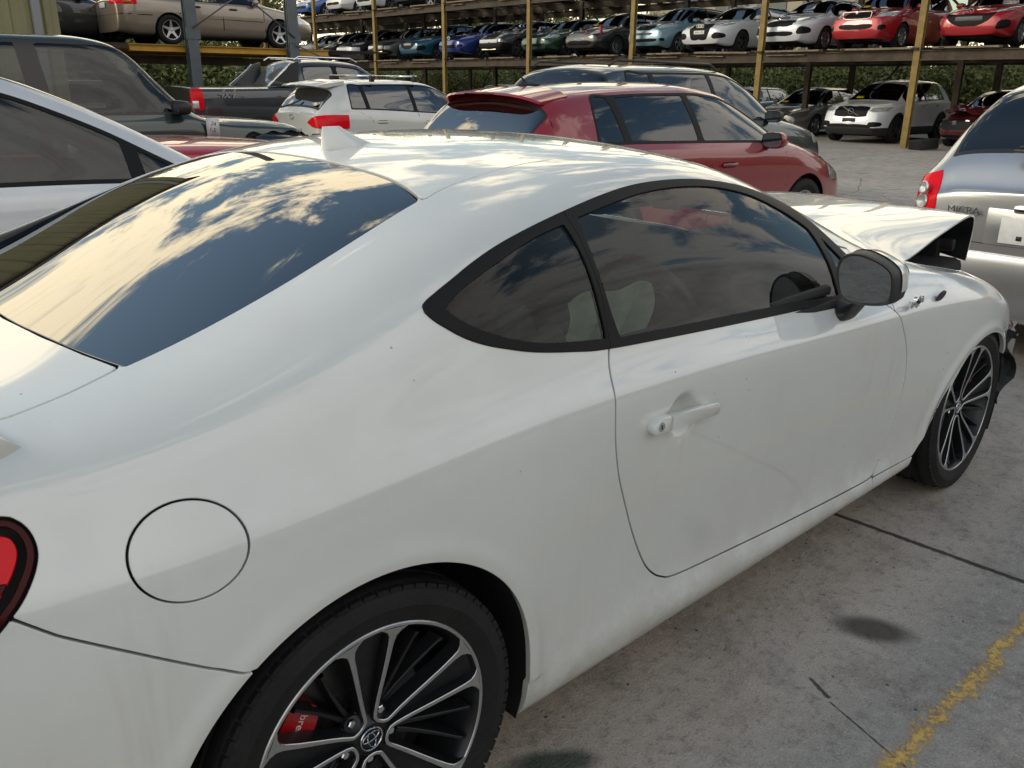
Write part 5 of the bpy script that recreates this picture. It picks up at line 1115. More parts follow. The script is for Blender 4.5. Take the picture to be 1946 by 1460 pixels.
# white sedan with split grille
s = finish(sedan(4.6, 1.48, 1.79, 2.68, .95, nose=.72, bonnet=.95, belt=.93, boot=1.10), P_WHITE2, style='seven')
face(s, [(.48, .72), (.48, .72), (.80, .80), (.86, .88), (.78, .90), (.56, .86)], [(0, .62), (.36, .62), (.42, .70), (.38, .78), (0, .78)], [(0, .38), (.40, .38), (.46, .47), (0, .49)], [(.56, .42), (.80, .44), (.80, .58), (.62, .60)])
c3 = rackcar('racked_sedan', 'white sedan with a split black grille, between the white performance hatch and the red wagon', 'car', 12.2, ZD, s); badge_ring(c3, s, F_(s)+.07, .80, 'bow'); sticker(c3, s, PLATE)
b = B(); b.box((F_(s)+.035, 0, .84), (.03, .62, .05), BLACK, bev=.015); b.make('upper_grille_slot', c3)
# white performance hatch with four rings
s = finish(hatch(4.3, 1.44, 1.79, 2.60, .88, nose=.70, bonnet=.92, belt=.93), P_WHITE2, style='five', rim=BLACK, glass=DGLASS)
face(s, [(.42, .70), (.42, .70), (.72, .74), (.80, .82), (.74, .84), (.46, .80)], [(0, .36), (.28, .36), (.28, .36), (.36, .60), (.36, .78), (.32, .80), (0, .80)], None, [(.46, .38), (.76, .40), (.76, .52), (.50, .54)])
c4 = rackcar('racked_hatchback', 'white hatchback with four rings on a tall black grille', 'car', 14.85, ZD, s); badge_ring(c4, s, F_(s)+.06, .735, 'four'); plate(c4, F_(s)+.10, .56, 'BXN 17P', .37, .10)
# pale blue small hatch
s = finish(hatch(3.83, 1.50, 1.66, 2.45, .75, nose=.76, bonnet=.97, belt=.95), P_LBLUE, glass=MATS['clear_car_glass'], seats=True)
face(s, [(.42, .72), (.42, .72), (.74, .80), (.80, .90), (.70, .90), (.50, .84)], [(0, .70), (.28, .70), (.34, .80), (.30, .84), (0, .84)], [(0, .36), (.46, .36), (.50, .44), (0, .44)], [(.62, .38), (.70, .38), (.70, .45), (.62, .45)])
c5 = rackcar('racked_hatchback', 'pale blue small hatchback with see-through windows', 'car', 17.0, ZD, s); badge_ring(c5, s, F_(s)+.07, .79, 'h'); b = B()
V = []; 
for y in np.linspace(-.70, .70, 15): V += [(F_(s)+.105-.22*(abs(y)/.7)**3.2, y, .62), (F_(s)+.105-.22*(abs(y)/.7)**3.2, y, .55)]
b.add(V, [(2*i, 2*i+1, 2*i+3, 2*i+2) for i in range(14)], GREYP); b.make('bumper_strip', c5)
# black damaged hatch with red tape
s = finish(hatch(4.25, 1.47, 1.79, 2.62, .86, nose=.70, bonnet=.93, belt=.94), P_BLACK, style='ten')
face(s, [(.46, .66), (.78, .72), (.80, .80), (.50, .78)], [(0, .60), (.5, .60), (.5, .74), (0, .74)], [(0, .34), (.5, .34), (.5, .46), (0, .46)], None, GREYP)
c6 = rackcar('racked_hatchback', 'black hatchback with a dented nose and strips of red tape', 'car', 19.8, ZD, s); b = B(); X = F_(s)
b.box((X-.20, .80, .72), (.10, .03, .34), pmat('red_tape', (.45, .03, .06), .5), Matrix.Rotation(rad(5), 4, 'X')); b.box((X+.05, .28, .72), (.02, .05, .16), MATS['red_tape']); b.make('red_tape', c6)
b = B(); b.tube([(X+.10-.2*(abs(y)/.7)**3, y, .52) for y in np.linspace(-.72, .72, 13)], .012, CHROME, 6); b.make('chrome_strip', c6); sticker(c6, s)
# forest green sedan
s = finish(sedan(4.45, 1.38, 1.70, 2.62, .84, nose=.64, bonnet=.86, belt=.86), P_FGREEN, glass=MATS['clear_car_glass'], seats=True)
face(s, [(.40, .60), (.40, .60), (.74, .62), (.78, .70), (.70, .74), (.46, .72)], [(0, .62), (.30, .62), (.32, .72), (0, .73)], [(0, .34), (.40, .34), (.40, .42), (0, .42)])
rackcar('racked_sedan', 'forest green sedan with clear headlamps', 'car', 22.1, ZD, s)
# dark grey mini-like hatch with missing bumper
s = finish(hatch(3.72, 1.41, 1.68, 2.47, .70, nose=.74, bonnet=.95, belt=.93), P_GREY)
face(s, [(.46+.10*math.cos(a), .80+.10*math.sin(a)) for a in np.linspace(0, 2*math.pi, 13)[:-1]], [(0, .66), (.32, .66), (.36, .76), (.30, .84), (0, .85)], [(0, .22), (.75, .22), (.75, .52), (0, .52)])
c7 = rackcar('racked_small_hatchback', 'dark grey small hatchback with round headlamp and its bumper missing', 'car', 24.5, ZD, s); b = B(); b.box((F_(s)+.08, -.05, .58), (.04, 1.0, .12), PLATE, bev=.01); b.box((F_(s)+.05, -.05, .30), (.03, .8, .03), CHROME); b.make('bumper_beam', c7)
# bright blue sedan
s = finish(sedan(4.5, 1.47, 1.76, 2.64, .92, nose=.70, bonnet=.93, belt=.92), P_NAVY)
face(s, [(.48, .70), (.48, .70), (.80, .80), (.84, .86), (.70, .86), (.52, .80)], [(0, .68), (.22, .70), (.34, .78), (.24, .84), (0, .85)], [(0, .40), (.44, .40), (.46, .50), (0, .50)], [(.54, .42), (.72, .44), (.72, .52), (.54, .50)])
c8 = rackcar('racked_sedan', 'bright blue sedan with a badge in its oval grille', 'car', 27.0, ZD, s); badge_ring(c8, s, F_(s)+.065, .77, 'wing')
# teal smiling hatch
s = finish(hatch(4.45, 1.47, 1.76, 2.64, .93, nose=.70, bonnet=.93, belt=.94), P_TEAL)
face(s, [(.50, .72), (.50, .72), (.80, .80), (.86, .86), (.80, .88), (.58, .83)], [(0, .68), (.30, .68), (.56, .72), (.56, .72), (.48, .56), (.28, .44), (0, .41)], None, [(.62, .36), (.80, .40), (.80, .56), (.66, .52)])
c9 = rackcar('racked_hatchback', 'teal hatchback with a smiling grille', 'car', 29.8, ZD, s); b = B(); b.box((F_(s)+.08, 0, .60), (.03, .5, .09), pmat('bare_plate', (.4, .34, .26), .5), bev=.03); b.make('grille_bar', c9)
# grey, front stripped
s = finish(hatch(4.2, 1.46, 1.74, 2.6, .85, nose=.70, bonnet=.92, belt=.93), P_MGREY)
face(s, lamp_poly(.46, .78, .62, .74), [(0, .60), (.7, .60), (.7, .74), (0, .74)], [(0, .24), (.7, .24), (.7, .44), (0, .44)], None, DARK, DARK)
c10 = rackcar('racked_stripped_car', 'grey hatchback with its front stripped to a white beam', 'car', 32.2, ZD, s); b = B(); b.box((F_(s)+.08, -.02, .54), (.04, 1.1, .12), PLATE, bev=.01); b.box((F_(s)+.06, .10, .34), (.05, .8, .09), CHROME, bev=.02); b.make('bumper_beam', c10)
# white-fronted black car
s = finish(hatch(4.3, 1.46, 1.76, 2.6, .88), P_BLACK)
face(s, lamp_poly(.46, .78, .68, .80), [(0, .62), (.4, .62), (.4, .70), (0, .70)], [(0, .36), (.5, .36), (.5, .48), (0, .48)]); s['cuts'] = [('front_bumper', front([(0, .22), (0, .22), (.9, .22), (.9, .22), (.9, .60), (.9, .60), (0, .60), (0, .60)], F_(s)-.30), P_WHITE2, .004)] + s['cuts'][:1]
rackcar('racked_hatchback', 'black hatchback with a white front bumper', 'car', 34.9, ZD, s)
s = finish(sedan(4.4, 1.44, 1.74, 2.6, .88), P_BLACK); face(s, lamp_poly(.46, .76, .62, .72), [(0, .58), (.4, .58), (.4, .68), (0, .68)]); rackcar('racked_sedan', 'black sedan at the dark far end of the upper deck', 'car', 37.3, ZD, s)
# top deck, undersides and bumpers only
for k, (yc, pt, lab) in enumerate(((33.0, P_WHITE2, 'white car on the top deck above the stripped grey hatchback'), (35.6, P_PWHITE, 'white car on the top deck above the black sedan'), (30.2, P_BLACK, 'black car on the top deck above the teal hatchback'), (38.6, paint('deep_sky', (.02, .10, .34)), 'blue car on the top deck at the far left end'))):
    s = finish(hatch(4.1, 1.46, 1.72, 2.55, .86), pt); face(s, lamp_poly(.46, .76, .62, .74), [(0, .40), (.5, .40), (.5, .50), (0, .50)]); rackcar('top_deck_car', lab, 'car', yc, ZD2, s, group='cars on the top deck')
# ground row under the rack
s = finish(hatch(4.43, 1.66, 1.87, 2.70, .86, nose=.88, bonnet=1.08, belt=1.06, bh=.05), paint('clean_white', (.74, .78, .82)), rim=BLACK, R=.355, clad=2, cladz=.42, style='five', zt=.10)
s['H'] = 1.66; face(s, [(.52, .80), (.52, .80), (.86, .84), (.86, .84), (.88, .94), (.84, .94), (.52, .92), (.52, .92)], [(0, .70), (.42, .70), (.46, .74), (.46, .93), (.42, .95), (0, .95)], [(0, .34), (.46, .34), (.62, .48), (0, .50)], [(.56, .44), (.80, .46), (.80, .56), (.56, .56)])
c11 = rackcar('parked_suv', 'white SUV with a slashed round badge, on the ground under the rack', 'SUV', 10.0, 0, s, x=22.35); badge_ring(c11, s, F_(s)+.03, .83, 'iron'); plate(c11, F_(s)+.09, .60, '', .37, .12, BLACK); sticker(c11, s)
s = finish(hatch(4.36, 1.45, 1.82, 2.65, .90), P_SILV, zt=.09, rim=ALLOY); face(s, [(.46, .66), (.46, .66), (.80, .76), (.84, .86), (.74, .84), (.54, .76)], [(0, .60), (.4, .60), (.4, .66), (0, .66)], [(0, .34), (.5, .34), (.44, .52), (0, .54)]); s['paint'] = P_MGREY
c12 = rackcar('parked_hatchback', 'grey hatchback with a yellow windscreen sticker left of the white SUV', 'car', 13.1, 0, s, x=23.6); sticker(c12, s)
s = finish(hatch(4.1, 1.45, 1.74, 2.6, .88), P_LBLUE); face(s, lamp_poly(.46, .76, .62, .74), [(0, .60), (.4, .60), (.4, .68), (0, .68)]); rackcar('parked_hatchback', 'pale blue car behind the slate SUV, under the rack', 'car', 16.2, 0, s, x=24.5)
s = finish(sedan(4.5, 1.42, 1.74, 2.65, .90, nose=.66, bonnet=.94, belt=.90), P_MAROON, nowheels=False); face(s, lamp_poly(.50, .78, .56, .66), [(0, .46), (.62, .46), (.66, .66), (.40, .70), (0, .66)], [(0, .26), (.6, .26), (.6, .32), (0, .32)], None, DARK, DARK)
c13 = rackcar('parked_wreck', 'crumpled maroon sedan beside the foot of the ochre post', 'car', 7.0, 0, s, x=22.6); b = B(); rg = random.Random(9); rows = []
for i in range(8): rows.append([(F_(s)-.75+.10*i, -.70+.175*j, .99+.05*math.sin(i*1.6+j*1.3)+rg.uniform(-.02, .03)-.018*i) for j in range(9)])
V = [p for r_ in rows for p in r_]; b.add(V, [(i*9+j, i*9+j+1, (i+1)*9+j+1, (i+1)*9+j) for i in range(7) for j in range(8)], P_MAROON)
for k in range(14): b.box((F_(s)+rg.uniform(-.1, .1), rg.uniform(-.75, .75), rg.uniform(.5, .7)), (rg.uniform(.04, .12), rg.uniform(.04, .2), rg.uniform(.03, .1)), rg.choice([BLACK, CHROME, GREYP, P_MAROON]), bev=.006)
b.make('crumpled_bonnet', c13, ang=40)
for yc, pt, lab, x in ((21.0, P_GREY, 'dark grey car in the shade under the rack, behind the red hatchback roof', 23.5), (23.6, P_BLACK, 'black car in the shade under the rack', 23.2), (26.0, P_FGREEN, 'dark green car under the rack beside the third ochre post', 23.0), (29.0, P_WHITE2, 'white car under the rack behind the off-white hatchback roof', 24)):
    s = finish(hatch(4.2, 1.46, 1.74, 2.6, .87), pt); face(s, lamp_poly(.46, .76, .62, .74), [(0, .50), (.4, .50), (.4, .64), (0, .64)]); rackcar('shaded_car', lab, 'car', yc, 0, s, x=x)
# ------------------------------------------------------------------ left rack with grey steel columns and the gold sedan
lr = empty('steel_rack', (4.0, 16.4, 0)); tag(lr, 'grey steel rack with a yellow beam carrying the gold sedan', 'rack')
for x in (6.95, 9.2):
    b = B(); b.box((0, 0, 3.2), (.20, .03, 6.4), STEEL); b.box((0, -.08, 3.2), (.22, .02, 6.4), STEEL); b.box((0, .08, 3.2), (.22, .02, 6.4), STEEL); b.box((0, -.095, 2.35), (.30, .015, .22), STEEL); o = b.make('column', lr, smooth=False); o.location = (x-4, -.15, 0)
for y in (0, 2.6, 4.3):
    b = B(); b.box((3.95, 0, 2.12), (4.4, .12, .015), YB); b.box((3.95, 0, 2.06), (4.4, .02, .11), YB); b.box((3.95, 0, 2.005), (4.4, .12, .015), YB); o = b.make('yellow_beam', lr, smooth=False); o.location = (0, y, 0)
b = B(); b.box((1.0, .6, 2.1), (8.0, .12, .10), BEAM); b.box((3.0, 3.0, 2.1), (12, .12, .12), BEAM); b.box((3.5, 1.2, 1.86), (9.0, .10, .16), BEAM); b.box((3.5, 3.0, 2.15), (9.5, 4.6, .03), DECK); b.make('brown_bearers', lr, smooth=False)
b = B(); b.tube([(6.95-4, -.28, 2.45), (9.2-4, -.28, 3.9)], .016, STEEL, 6); b.tube([(6.95-4+.1, -.28, 3.85), (9.2-4, -.28, 2.35)], .016, STEEL, 6); b.tube([(5.2, -.28, 2.2), (9.0, -.28, .8)], .016, STEEL, 6); b.tube([(2.95, -.28, 1.2), (5.2, -.28, .2)], .016, STEEL, 6); b.make('rod_brace', lr)
for x, z0, h, m, yy in ((4.30, 1.7, 1.9, pmat('rusty_stub', (.14, .08, .05), .8, noise=.5), -.5), (3.35, 1.6, 1.7, pmat('grey_stub', (.22, .22, .22), .7, noise=.3), -.5)):
    b = B(); b.box((0, 0, z0+h/2-1.0), (.12, .10, h+2), m); o = b.make('short_post', lr, smooth=False); o.location = (x-4, yy, 0)
s = dict(wb=2.67, fo=.93, ro=1.08, W=1.78, H=1.42, paint=P_GOLD, R=.315, rw=.54, gtop=.10, style='star', rim=ALLOY)
s['top'] = [(-1.08, .90), (-.98, 1.0), (-.6, 1.04), (-.35, 1.09), (.15, 1.30), (.5, 1.40), (1.0, 1.42), (1.5, 1.40), (1.9, 1.24), (2.3, 1.02), (2.45, .96), (3.0, .88), (3.4, .78), (3.6, .68)]
s['belt'] = [(-1.08, .84), (-.6, .95), (.5, .93), (2.2, .91), (3.0, .80), (3.6, .60)]; dlo_for(s, .0, 2.2, [.30, 1.22], zt=.08); s['ws'] = (1.6, 2.42, 3, None); s['bl'] = (-.38, .32, 3, None); s['glass'] = MATS['clear_car_glass']; s['seats'] = True
s['cuts'] = [('tail_lamp', lambda t: np.maximum(box3((-1.3, -.70), (.42, 1), (.80, .92), r=.02)(t), -1.0+0*t.P[:, 0]), REDL, .006), ('headlamp', box3((3.2, 3.8), (.46, .9), (.58, .70), r=.03), CLEARL, .004)]
s['lines'] = [[(-1.2, .60), (-.40, .60)], [(.38, .60), (2.25, .58)], [(.38, .92), (.40, .75), (.22, .66)], [(1.22, .92), (1.25, .34)], [(2.25, .9), (2.30, .35)]]; s['lw'] = .012; s['handles'] = [(.62, .82), (1.50, .81)]; s['handle_mat'] = BLACK; s['mirror'] = (2.02, .99)
gold = build_car('racked_sedan', 'gold sedan with star wheels on the yellow beam, seen from the side', 'car', s, (7.55, 19.6, 2.22), 0, None, (180, 120))
b = B(); b.box((2.98, -.895, .70), (.06, .01, .035), AMBER); b.make('side_repeater', gold); b = B(); b.box((-.92, -.885, .86), (.18, .02, .055), AMBER, bev=.01); b.make('amber_lens', gold)
plate(gold, -1.16, .80, '', .36, .11, PLATE, True)
s = finish(hatch(4.2, 1.50, 1.76, 2.6, .87), P_BLACK); s['cuts'] = [('tail_lamp', box3((-1, -.5), (.5, 1), (.85, 1.0), r=.03), REDD, .004)]; build_car('racked_black_hatchback', 'black hatchback on the steel rack, left of the gold sedan', 'car', s, (4.15, 21.0, 2.2), 0)
s = finish(sedan(4.4, 1.42, 1.74, 2.6, .88), P_CRIM); build_car('racked_red_sedan', 'red sedan mostly hidden behind the two short posts on the steel rack', 'car', s, (3.1, 24.0, 1.7), 0)
s = finish(hatch(4.1, 1.46, 1.72, 2.55, .86), P_WHITE2); build_car('distant_white_hatchback', 'white hatchback seen between the off-roader windscreen and the ute', 'car', s, (6.4, 19.6, 0), 180)
s = finish(sedan(4.5, 1.42, 1.74, 2.6, .9), P_WHITE2); rackcar('racked_white_sedan', 'white sedan at the far left end of the upper deck, behind the gold sedan bumper', 'car', 39.7, ZD, s)
s = finish(hatch(4.2, 1.5, 1.76, 2.6, .87), P_BLACK); build_car('shed_side_car', 'black car on the ground behind the ute bed', 'car', s, (9.5, 18.9, 0), 0)
# shed with corrugated olive wall
sh = empty('shed', (-1.13, 14.2, 0)); tag(sh, 'shed with olive corrugated metal wall at the top left corner', 'shed'); b = B(); n = 170; Ls = 5.05; V = []
for i in range(n+1):
    x = Ls*i/n; ph = (i % 10); y = -.030 if ph in (3, 4, 5, 6) else 0; V += [(x, y, 0), (x, y, 5.2)]
b.add(V, [(2*i, 2*i+2, 2*i+3, 2*i+1) for i in range(n)], pmat('olive_cladding', (.24, .225, .12), .5, noise=.15, nscale=1.5)); b.make('corrugated_wall', sh, smooth=False)
b = B(); b.box((4.70, -.09, 2.6), (.13, .10, 5.2), pmat('grey_downpipe', (.24, .255, .27), .45), bev=.02); b.make('downpipe', sh); b = B(); b.box((Ls/2, 2.0, 2.6), (Ls-.05, 3.9, 5.15), MATS['olive_cladding']); b.box((Ls/2, 2.0, 5.25), (Ls+.4, 4.4, .10), GREYP); b.make('shed_body', sh, smooth=False)
# ------------------------------------------------------------------ trees, scrub and far buildings
def leaf_mat(name, c1, c2):
    m = bpy.data.materials.new(name); m.use_nodes = True; t = m.node_tree; b = t.nodes['Principled BSDF']; oi = t.nodes.new('ShaderNodeNewGeometry'); cr = t.nodes.new('ShaderNodeMix'); cr.data_type = 'RGBA'
    t.links.new(oi.outputs['Random Per Island'], cr.inputs[0]); cr.inputs[6].default_value = (*c1, 1); cr.inputs[7].default_value = (*c2, 1); t.links.new(cr.outputs[2], b.inputs['Base Color']); b.inputs['Roughness'].default_value = .6; b.inputs['Specular IOR Level'].default_value = .3; return m
LEAF = [leaf_mat('gum_leaves', (.07, .10, .034), (.23, .25, .08)), leaf_mat('scrub_leaves', (.07, .095, .034), (.22, .24, .08))]
BARK = pmat('bark', (.11, .085, .06), .9, noise=.4)
def crown_mesh(seed, W_, D_, H_, n, leaf, blobs):
    rg = np.random.RandomState(seed); cs = []
    for k in range(blobs):
        a = rg.uniform(0, 6.28); r = rg.uniform(0, 1)**.5; cs.append(((W_/2)*r*math.cos(a), (D_/2)*r*math.sin(a), H_*rg.uniform(.12, .95)*(1-.35*r), rg.uniform(.16, .30)*min(W_, H_*1.3)))
    cs = np.array(cs); ix = rg.randint(0, blobs, n); d = rg.normal(size=(n, 3)); d /= np.linalg.norm(d, axis=1, keepdims=True); rr = cs[ix, 3]*(rg.uniform(.45, 1.05, n))
    c = cs[ix, :3]+d*rr[:, None]*np.array([1, 1, .75]); c[:, 2] = np.maximum(c[:, 2], .02)
    u = rg.normal(size=(n, 3)); u /= np.linalg.norm(u, axis=1, keepdims=True); v = np.cross(u, rg.normal(size=(n, 3))); v /= np.linalg.norm(v, axis=1, keepdims=True); sz = leaf*rg.uniform(.6, 1.5, n)[:, None]
    V = np.concatenate([c-u*sz-v*sz*.4, c+u*sz*.2-v*sz*.5, c+u*sz, c-u*sz*.1+v*sz*.5]); i = np.arange(n); return V, np.stack([i, i+n, i+2*n, i+3*n], 1), cs
def tree_proto(name, seed, W_, D_, H_, base, n, leaf, blobs, m, trunk=True):
    r = empty(name); V, F, cs = crown_mesh(seed, W_, D_, H_, n, leaf, blobs); c = mesh_obj('crown', V+np.array([0, 0, base]), F, m, r, smooth=False); b = B()
    b.tube([(0, 0, -.2), (.05, .03, base*.5), (0, .1, base+H_*.25), (.1, 0, base+H_*.6)], [.22, .17, .12, .05], BARK, 8)
    for q in cs[:7]: b.tube([(0, .05, base*.8), (q[0]*.5, q[1]*.5, base+q[2]*.6), (q[0], q[1], base+q[2])], [.09, .06, .02], BARK, 6)
    b.make('trunk', r); return r
pr = [tree_proto('gum_tree', 1, 5.5, 4.5, 5.2, 2.2, 15000, .085, 34, LEAF[0]), tree_proto('gum_tree', 2, 6.5, 5, 6.5, 2.8, 17000, .09, 40, LEAF[0]), tree_proto('scrub_bush', 3, 4.6, 3.5, 3.1, .05, 14000, .065, 30, LEAF[1]), tree_proto('scrub_bush', 4, 5.2, 3.5, 2.5, .0, 14000, .065, 30, LEAF[1])]
rg = random.Random(12); used = [0]*4
def plant(k, x, y, sc, rz, label, cat, group, z=0):
    o = pr[k] if used[k] == 0 else copy_tree(pr[k]); used[k] += 1; o.location = (x, y, z); o.rotation_euler = (0, 0, rz); o.scale = (sc, sc, sc*rg.uniform(.9, 1.1)); tag(o, label, cat, group)
y = -6
while y < 50:
    plant(2+rg.randrange(2), 31.0+rg.uniform(-1, 1.2), y, rg.uniform(.85, 1.15), rg.uniform(0, 6), 'dense green scrub bush growing in a row behind the long rack', 'bush', 'scrub bushes behind the rack'); y += rg.uniform(2.0, 2.9)
y = -5
while y < 60:
    plant(2+rg.randrange(2), 35.0+rg.uniform(-1, 2), y, rg.uniform(1.2, 1.5), rg.uniform(0, 6), 'dense green scrub bush growing in a row behind the long rack', 'bush', 'scrub bushes behind the rack'); y += rg.uniform(3.0, 3.9)
for x, y, sc, lab in ((36, -3, 1.1, ''), (37, 3.0, 1.05, ''), (38, 8.3, .95, ''), (42, 31.5, 1.0, ''), (41, 37.5, 1.05, ''), (40, 43, 1.1, ''), (42, 49.5, 1.2, ''), (40, 57, 1.2, ''), (30, 60, 1.2, ''), (22, 56, 1.2, ''), (14, 50, 1.2, '')):
    plant(rg.randrange(2), x, y, sc, rg.uniform(0, 6), 'tall gum tree rising behind the racks', 'tree', 'gum trees behind the racks')
x = -9
while x < 12:
    plant(2+rg.randrange(2), x, 30.5+rg.uniform(-1, 1.5), rg.uniform(1.2, 1.6), rg.uniform(0, 6), 'dense green scrub bush beyond the steel rack', 'bush', 'scrub bushes beyond the steel rack'); x += rg.uniform(2.6, 3.4)
# far side: what the coupe's flank and glass mirror
for k in range(12):
    plant(2+rg.randrange(2), -20+6.2*k+rg.uniform(-1, 1), -27+rg.uniform(-2, 2), 2.6, rg.uniform(0, 6), 'tall dense bush behind the camera', 'bush', 'bushes beyond the near rack')
# tan building and white truck body beyond the scrub
def far_box(name, label, cat, x, y, w, d, h, m, z0=0): pass
bd = empty('site_office', (44, 26.5, 0)); tag(bd, 'tan flat-roofed building with three shopfront panels beyond the rack', 'building'); TAN = pmat('tan_render', (.42, .36, .27), .8, noise=.1, nscale=.5)
b = B(); b.box((0, 0, 3.6), (6, 12.5, 7.2), TAN); b.make('wall', bd, smooth=False); b = B(); b.box((0, 0, 7.3), (6.3, 12.8, .25), GREYP); b.make('roof', bd, smooth=False)
for k in range(4):
    b = B(); b.box((-3.03, -4.4+2.6*k, 5.0), (.06, 1.7, 1.9), pmat('window_dull', (.10, .12, .12), .2)); w_ = b.make('window', bd, smooth=False); b = B(); b.box((-3.09, -4.4+2.6*k, 5.65), (.03, 1.0, .35), pmat('poster_blue', (.35, .42, .5), .6)); b.make('poster', w_, smooth=False)
tk = empty('box_truck', (36.5, 30.5, 0)); tag(tk, 'white box truck with a dark triangle mark beyond the rack', 'truck'); b = B(); b.box((0, 0, 2.9), (5.5, 3.4, 3.4), P_WHITE2, bev=.06); b.make('cargo_box', tk); b = B(); b.prism([(-.5, 4.3), (.5, 4.3), (0, 3.5)], -2.80, -2.76, BLACK, plane='yz'); b.make('triangle_mark', tk, smooth=False); b = B(); b.box((0, 0, .9), (5.2, 1.2, .4), DARK)
b.make('chassis', tk)
for x in (-1.9, 1.9):
    for y in (-1, 1): add_wheel(tk, x, y*1.2, .45, 'five', GREYP)
bt = B(); V = []; n = 22
for i, (x, k) in enumerate(((-3.2, .15), (-2.6, .55), (-1.0, .95), (1.0, 1.0), (2.6, .8), (3.2, .35))):
    for j in range(n): a = 2*math.pi*j/n; V.append((x*0+.9*k*math.cos(a), x, .55*k*math.sin(a)))
bt.add(V, [(i*n+j, i*n+(j+1) % n, (i+1)*n+(j+1) % n, (i+1)*n+j) for i in range(5) for j in range(n)]+[tuple(range(n)), tuple(5*n+j for j in range(n))], pmat('orange_gelcoat', (.36, .07, .03), .4, noise=.2)); bo_ = bt.make('boat_hull', ang=60); bo_.location = (33.5, 19.5, 5.6); tag(bo_, 'upturned orange boat hull resting above the white performance hatchback', 'boat')
rc = B(); rc.box((33.5, 21.8, 2.5), (2.0, 4.2, 5.0), STEEL); 
bs_ = empty('boat_stand', (33.5, 20, 0)); tag(bs_, 'grey steel stand under the orange boat hull', 'stand')
for dx in (-.7, .7):
    for dy in (-2.2, 1.6):
        q = B(); q.box((0, 0, 2.55), (.12, .12, 5.1), STEEL); o = q.make('leg', bs_, smooth=False); o.location = (dx, dy, 0)
for dy in (-2.2, 1.6): q = B(); q.box((0, 0, 5.06), (1.6, .12, .12), STEEL); o = q.make('crossbar', bs_, smooth=False); o.location = (0, dy, 0)

# ------------------------------------------------------------------ unseen dark fence added behind the camera to darken reflections in the flank
fn_ = empty('added_reflection_fence', (4, -19.5, 0)); tag(fn_, 'tall dark sheet fence added behind the camera for reflections', 'fence'); b = B(); b.box((0, 0, 2.6), (44, .06, 5.2), pmat('dark_sheet', (.07, .075, .07), .7, noise=.3)); b.make('panel', fn_, smooth=False)
# ------------------------------------------------------------------ ground
gm = bpy.data.materials.new('yard_concrete'); gm.use_nodes = True; t = gm.node_tree; bs = t.nodes['Principled BSDF']
def n_(k, **kw):
    n = t.nodes.new(k)
    for a, b in kw.items(): setattr(n, a, b)
    return n
co_ = n_('ShaderNodeTexCoord'); sp_n = n_('ShaderNodeSeparateXYZ'); t.links.new(co_.outputs['Object'], sp_n.inputs[0])
X, Y = sp_n.outputs[0], sp_n.outputs[1]
def MM(op, a, b=None, c=None, clamp=False): return mth(op, a, b, c, clamp, nt=t)
def noise(scale, det=6, rough=.6, vec=None, dist=0):
    n = n_('ShaderNodeTexNoise'); n.inputs['Scale'].default_value = scale; n.inputs['Detail'].default_value = det; n.inputs['Roughness'].default_value = rough; n.inputs['Distortion'].default_value = dist
    t.links.new(vec or co_.outputs['Object'], n.inputs['Vector']); return n.outputs[0]
def rng_(v, a, b, c=0., d=1., sm=True):
    n = n_('ShaderNodeMapRange'); n.interpolation_type = 'SMOOTHSTEP' if sm else 'LINEAR'; t.links.new(v, n.inputs[0])
    for i, q in enumerate((a, b, c, d)): n.inputs[i+1].default_value = q
    return n.outputs[0]
def mixc(f, a, b, bt='MIX'):
    n = n_('ShaderNodeMix', data_type='RGBA', blend_type=bt)
    if isinstance(f, (int, float)): n.inputs[0].default_value = f
    else: t.links.new(f, n.inputs[0])
    for i, q in ((6, a), (7, b)):
        if isinstance(q, tuple): n.inputs[i].default_value = (*q, 1)
        else: t.links.new(q, n.inputs[i])
    return n.outputs[2]
nA, nB, nC, nD, nE = noise(.9, 5), noise(5, 7, .65), noise(30, 6, .7), noise(170, 4, .7), noise(2.2, 6, .6, dist=.8)
col = mixc(rng_(nA, .35, .65), (.44, .385, .325), (.54, .485, .425))
# greyer lane beyond the yellow line, browner slab beside the car
lane = rng_(MM('ADD', Y, MM('MULTIPLY', MM('SUBTRACT', nB, .5), .25)), -1.30, -1.05)
col = mixc(MM('MULTIPLY', lane, .75), (.31, .30, .285), col)
brown = MM('MULTIPLY', rng_(MM('ADD', Y, MM('MULTIPLY', MM('SUBTRACT', nB, .5), .5)), -1.2, -.75), rng_(X, 3.2, 1.6))
col = mixc(MM('MULTIPLY', brown, .55), col, (.37, .30, .235))
col = mixc(rng_(nB, .44, .66, 0, .42), col, (.16, .148, .134))
col = mixc(rng_(nE, .53, .70, 0, .35), col, (.44, .42, .39))
col = mixc(rng_(nC, .52, .64, 0, .42), col, (.12, .11, .10))
col = mixc(rng_(nC, .48, .38, 0, .45), col, (.44, .42, .39))
col = mixc(rng_(nD, .54, .66, 0, .60), col, (.50, .48, .45))
col = mixc(rng_(nD, .45, .34, 0, .65), col, (.09, .084, .078))
vp = n_('ShaderNodeTexVoronoi'); vp.inputs['Scale'].default_value = 26; t.links.new(co_.outputs['Object'], vp.inputs['Vector'])
pit = MM('MULTIPLY', rng_(vp.outputs['Distance'], .14, .05), rng_(nB, .50, .60)); col = mixc(MM('MULTIPLY', pit, .85), col, (.03, .028, .026))
vq = n_('ShaderNodeTexVoronoi'); vq.inputs['Scale'].default_value = 17; t.links.new(co_.outputs['Object'], vq.inputs['Vector'])
spk = MM('MULTIPLY', rng_(vq.outputs['Distance'], .09, .05), rng_(nB, .50, .44)); col = mixc(MM('MULTIPLY', spk, .7), col, (.5, .49, .47))
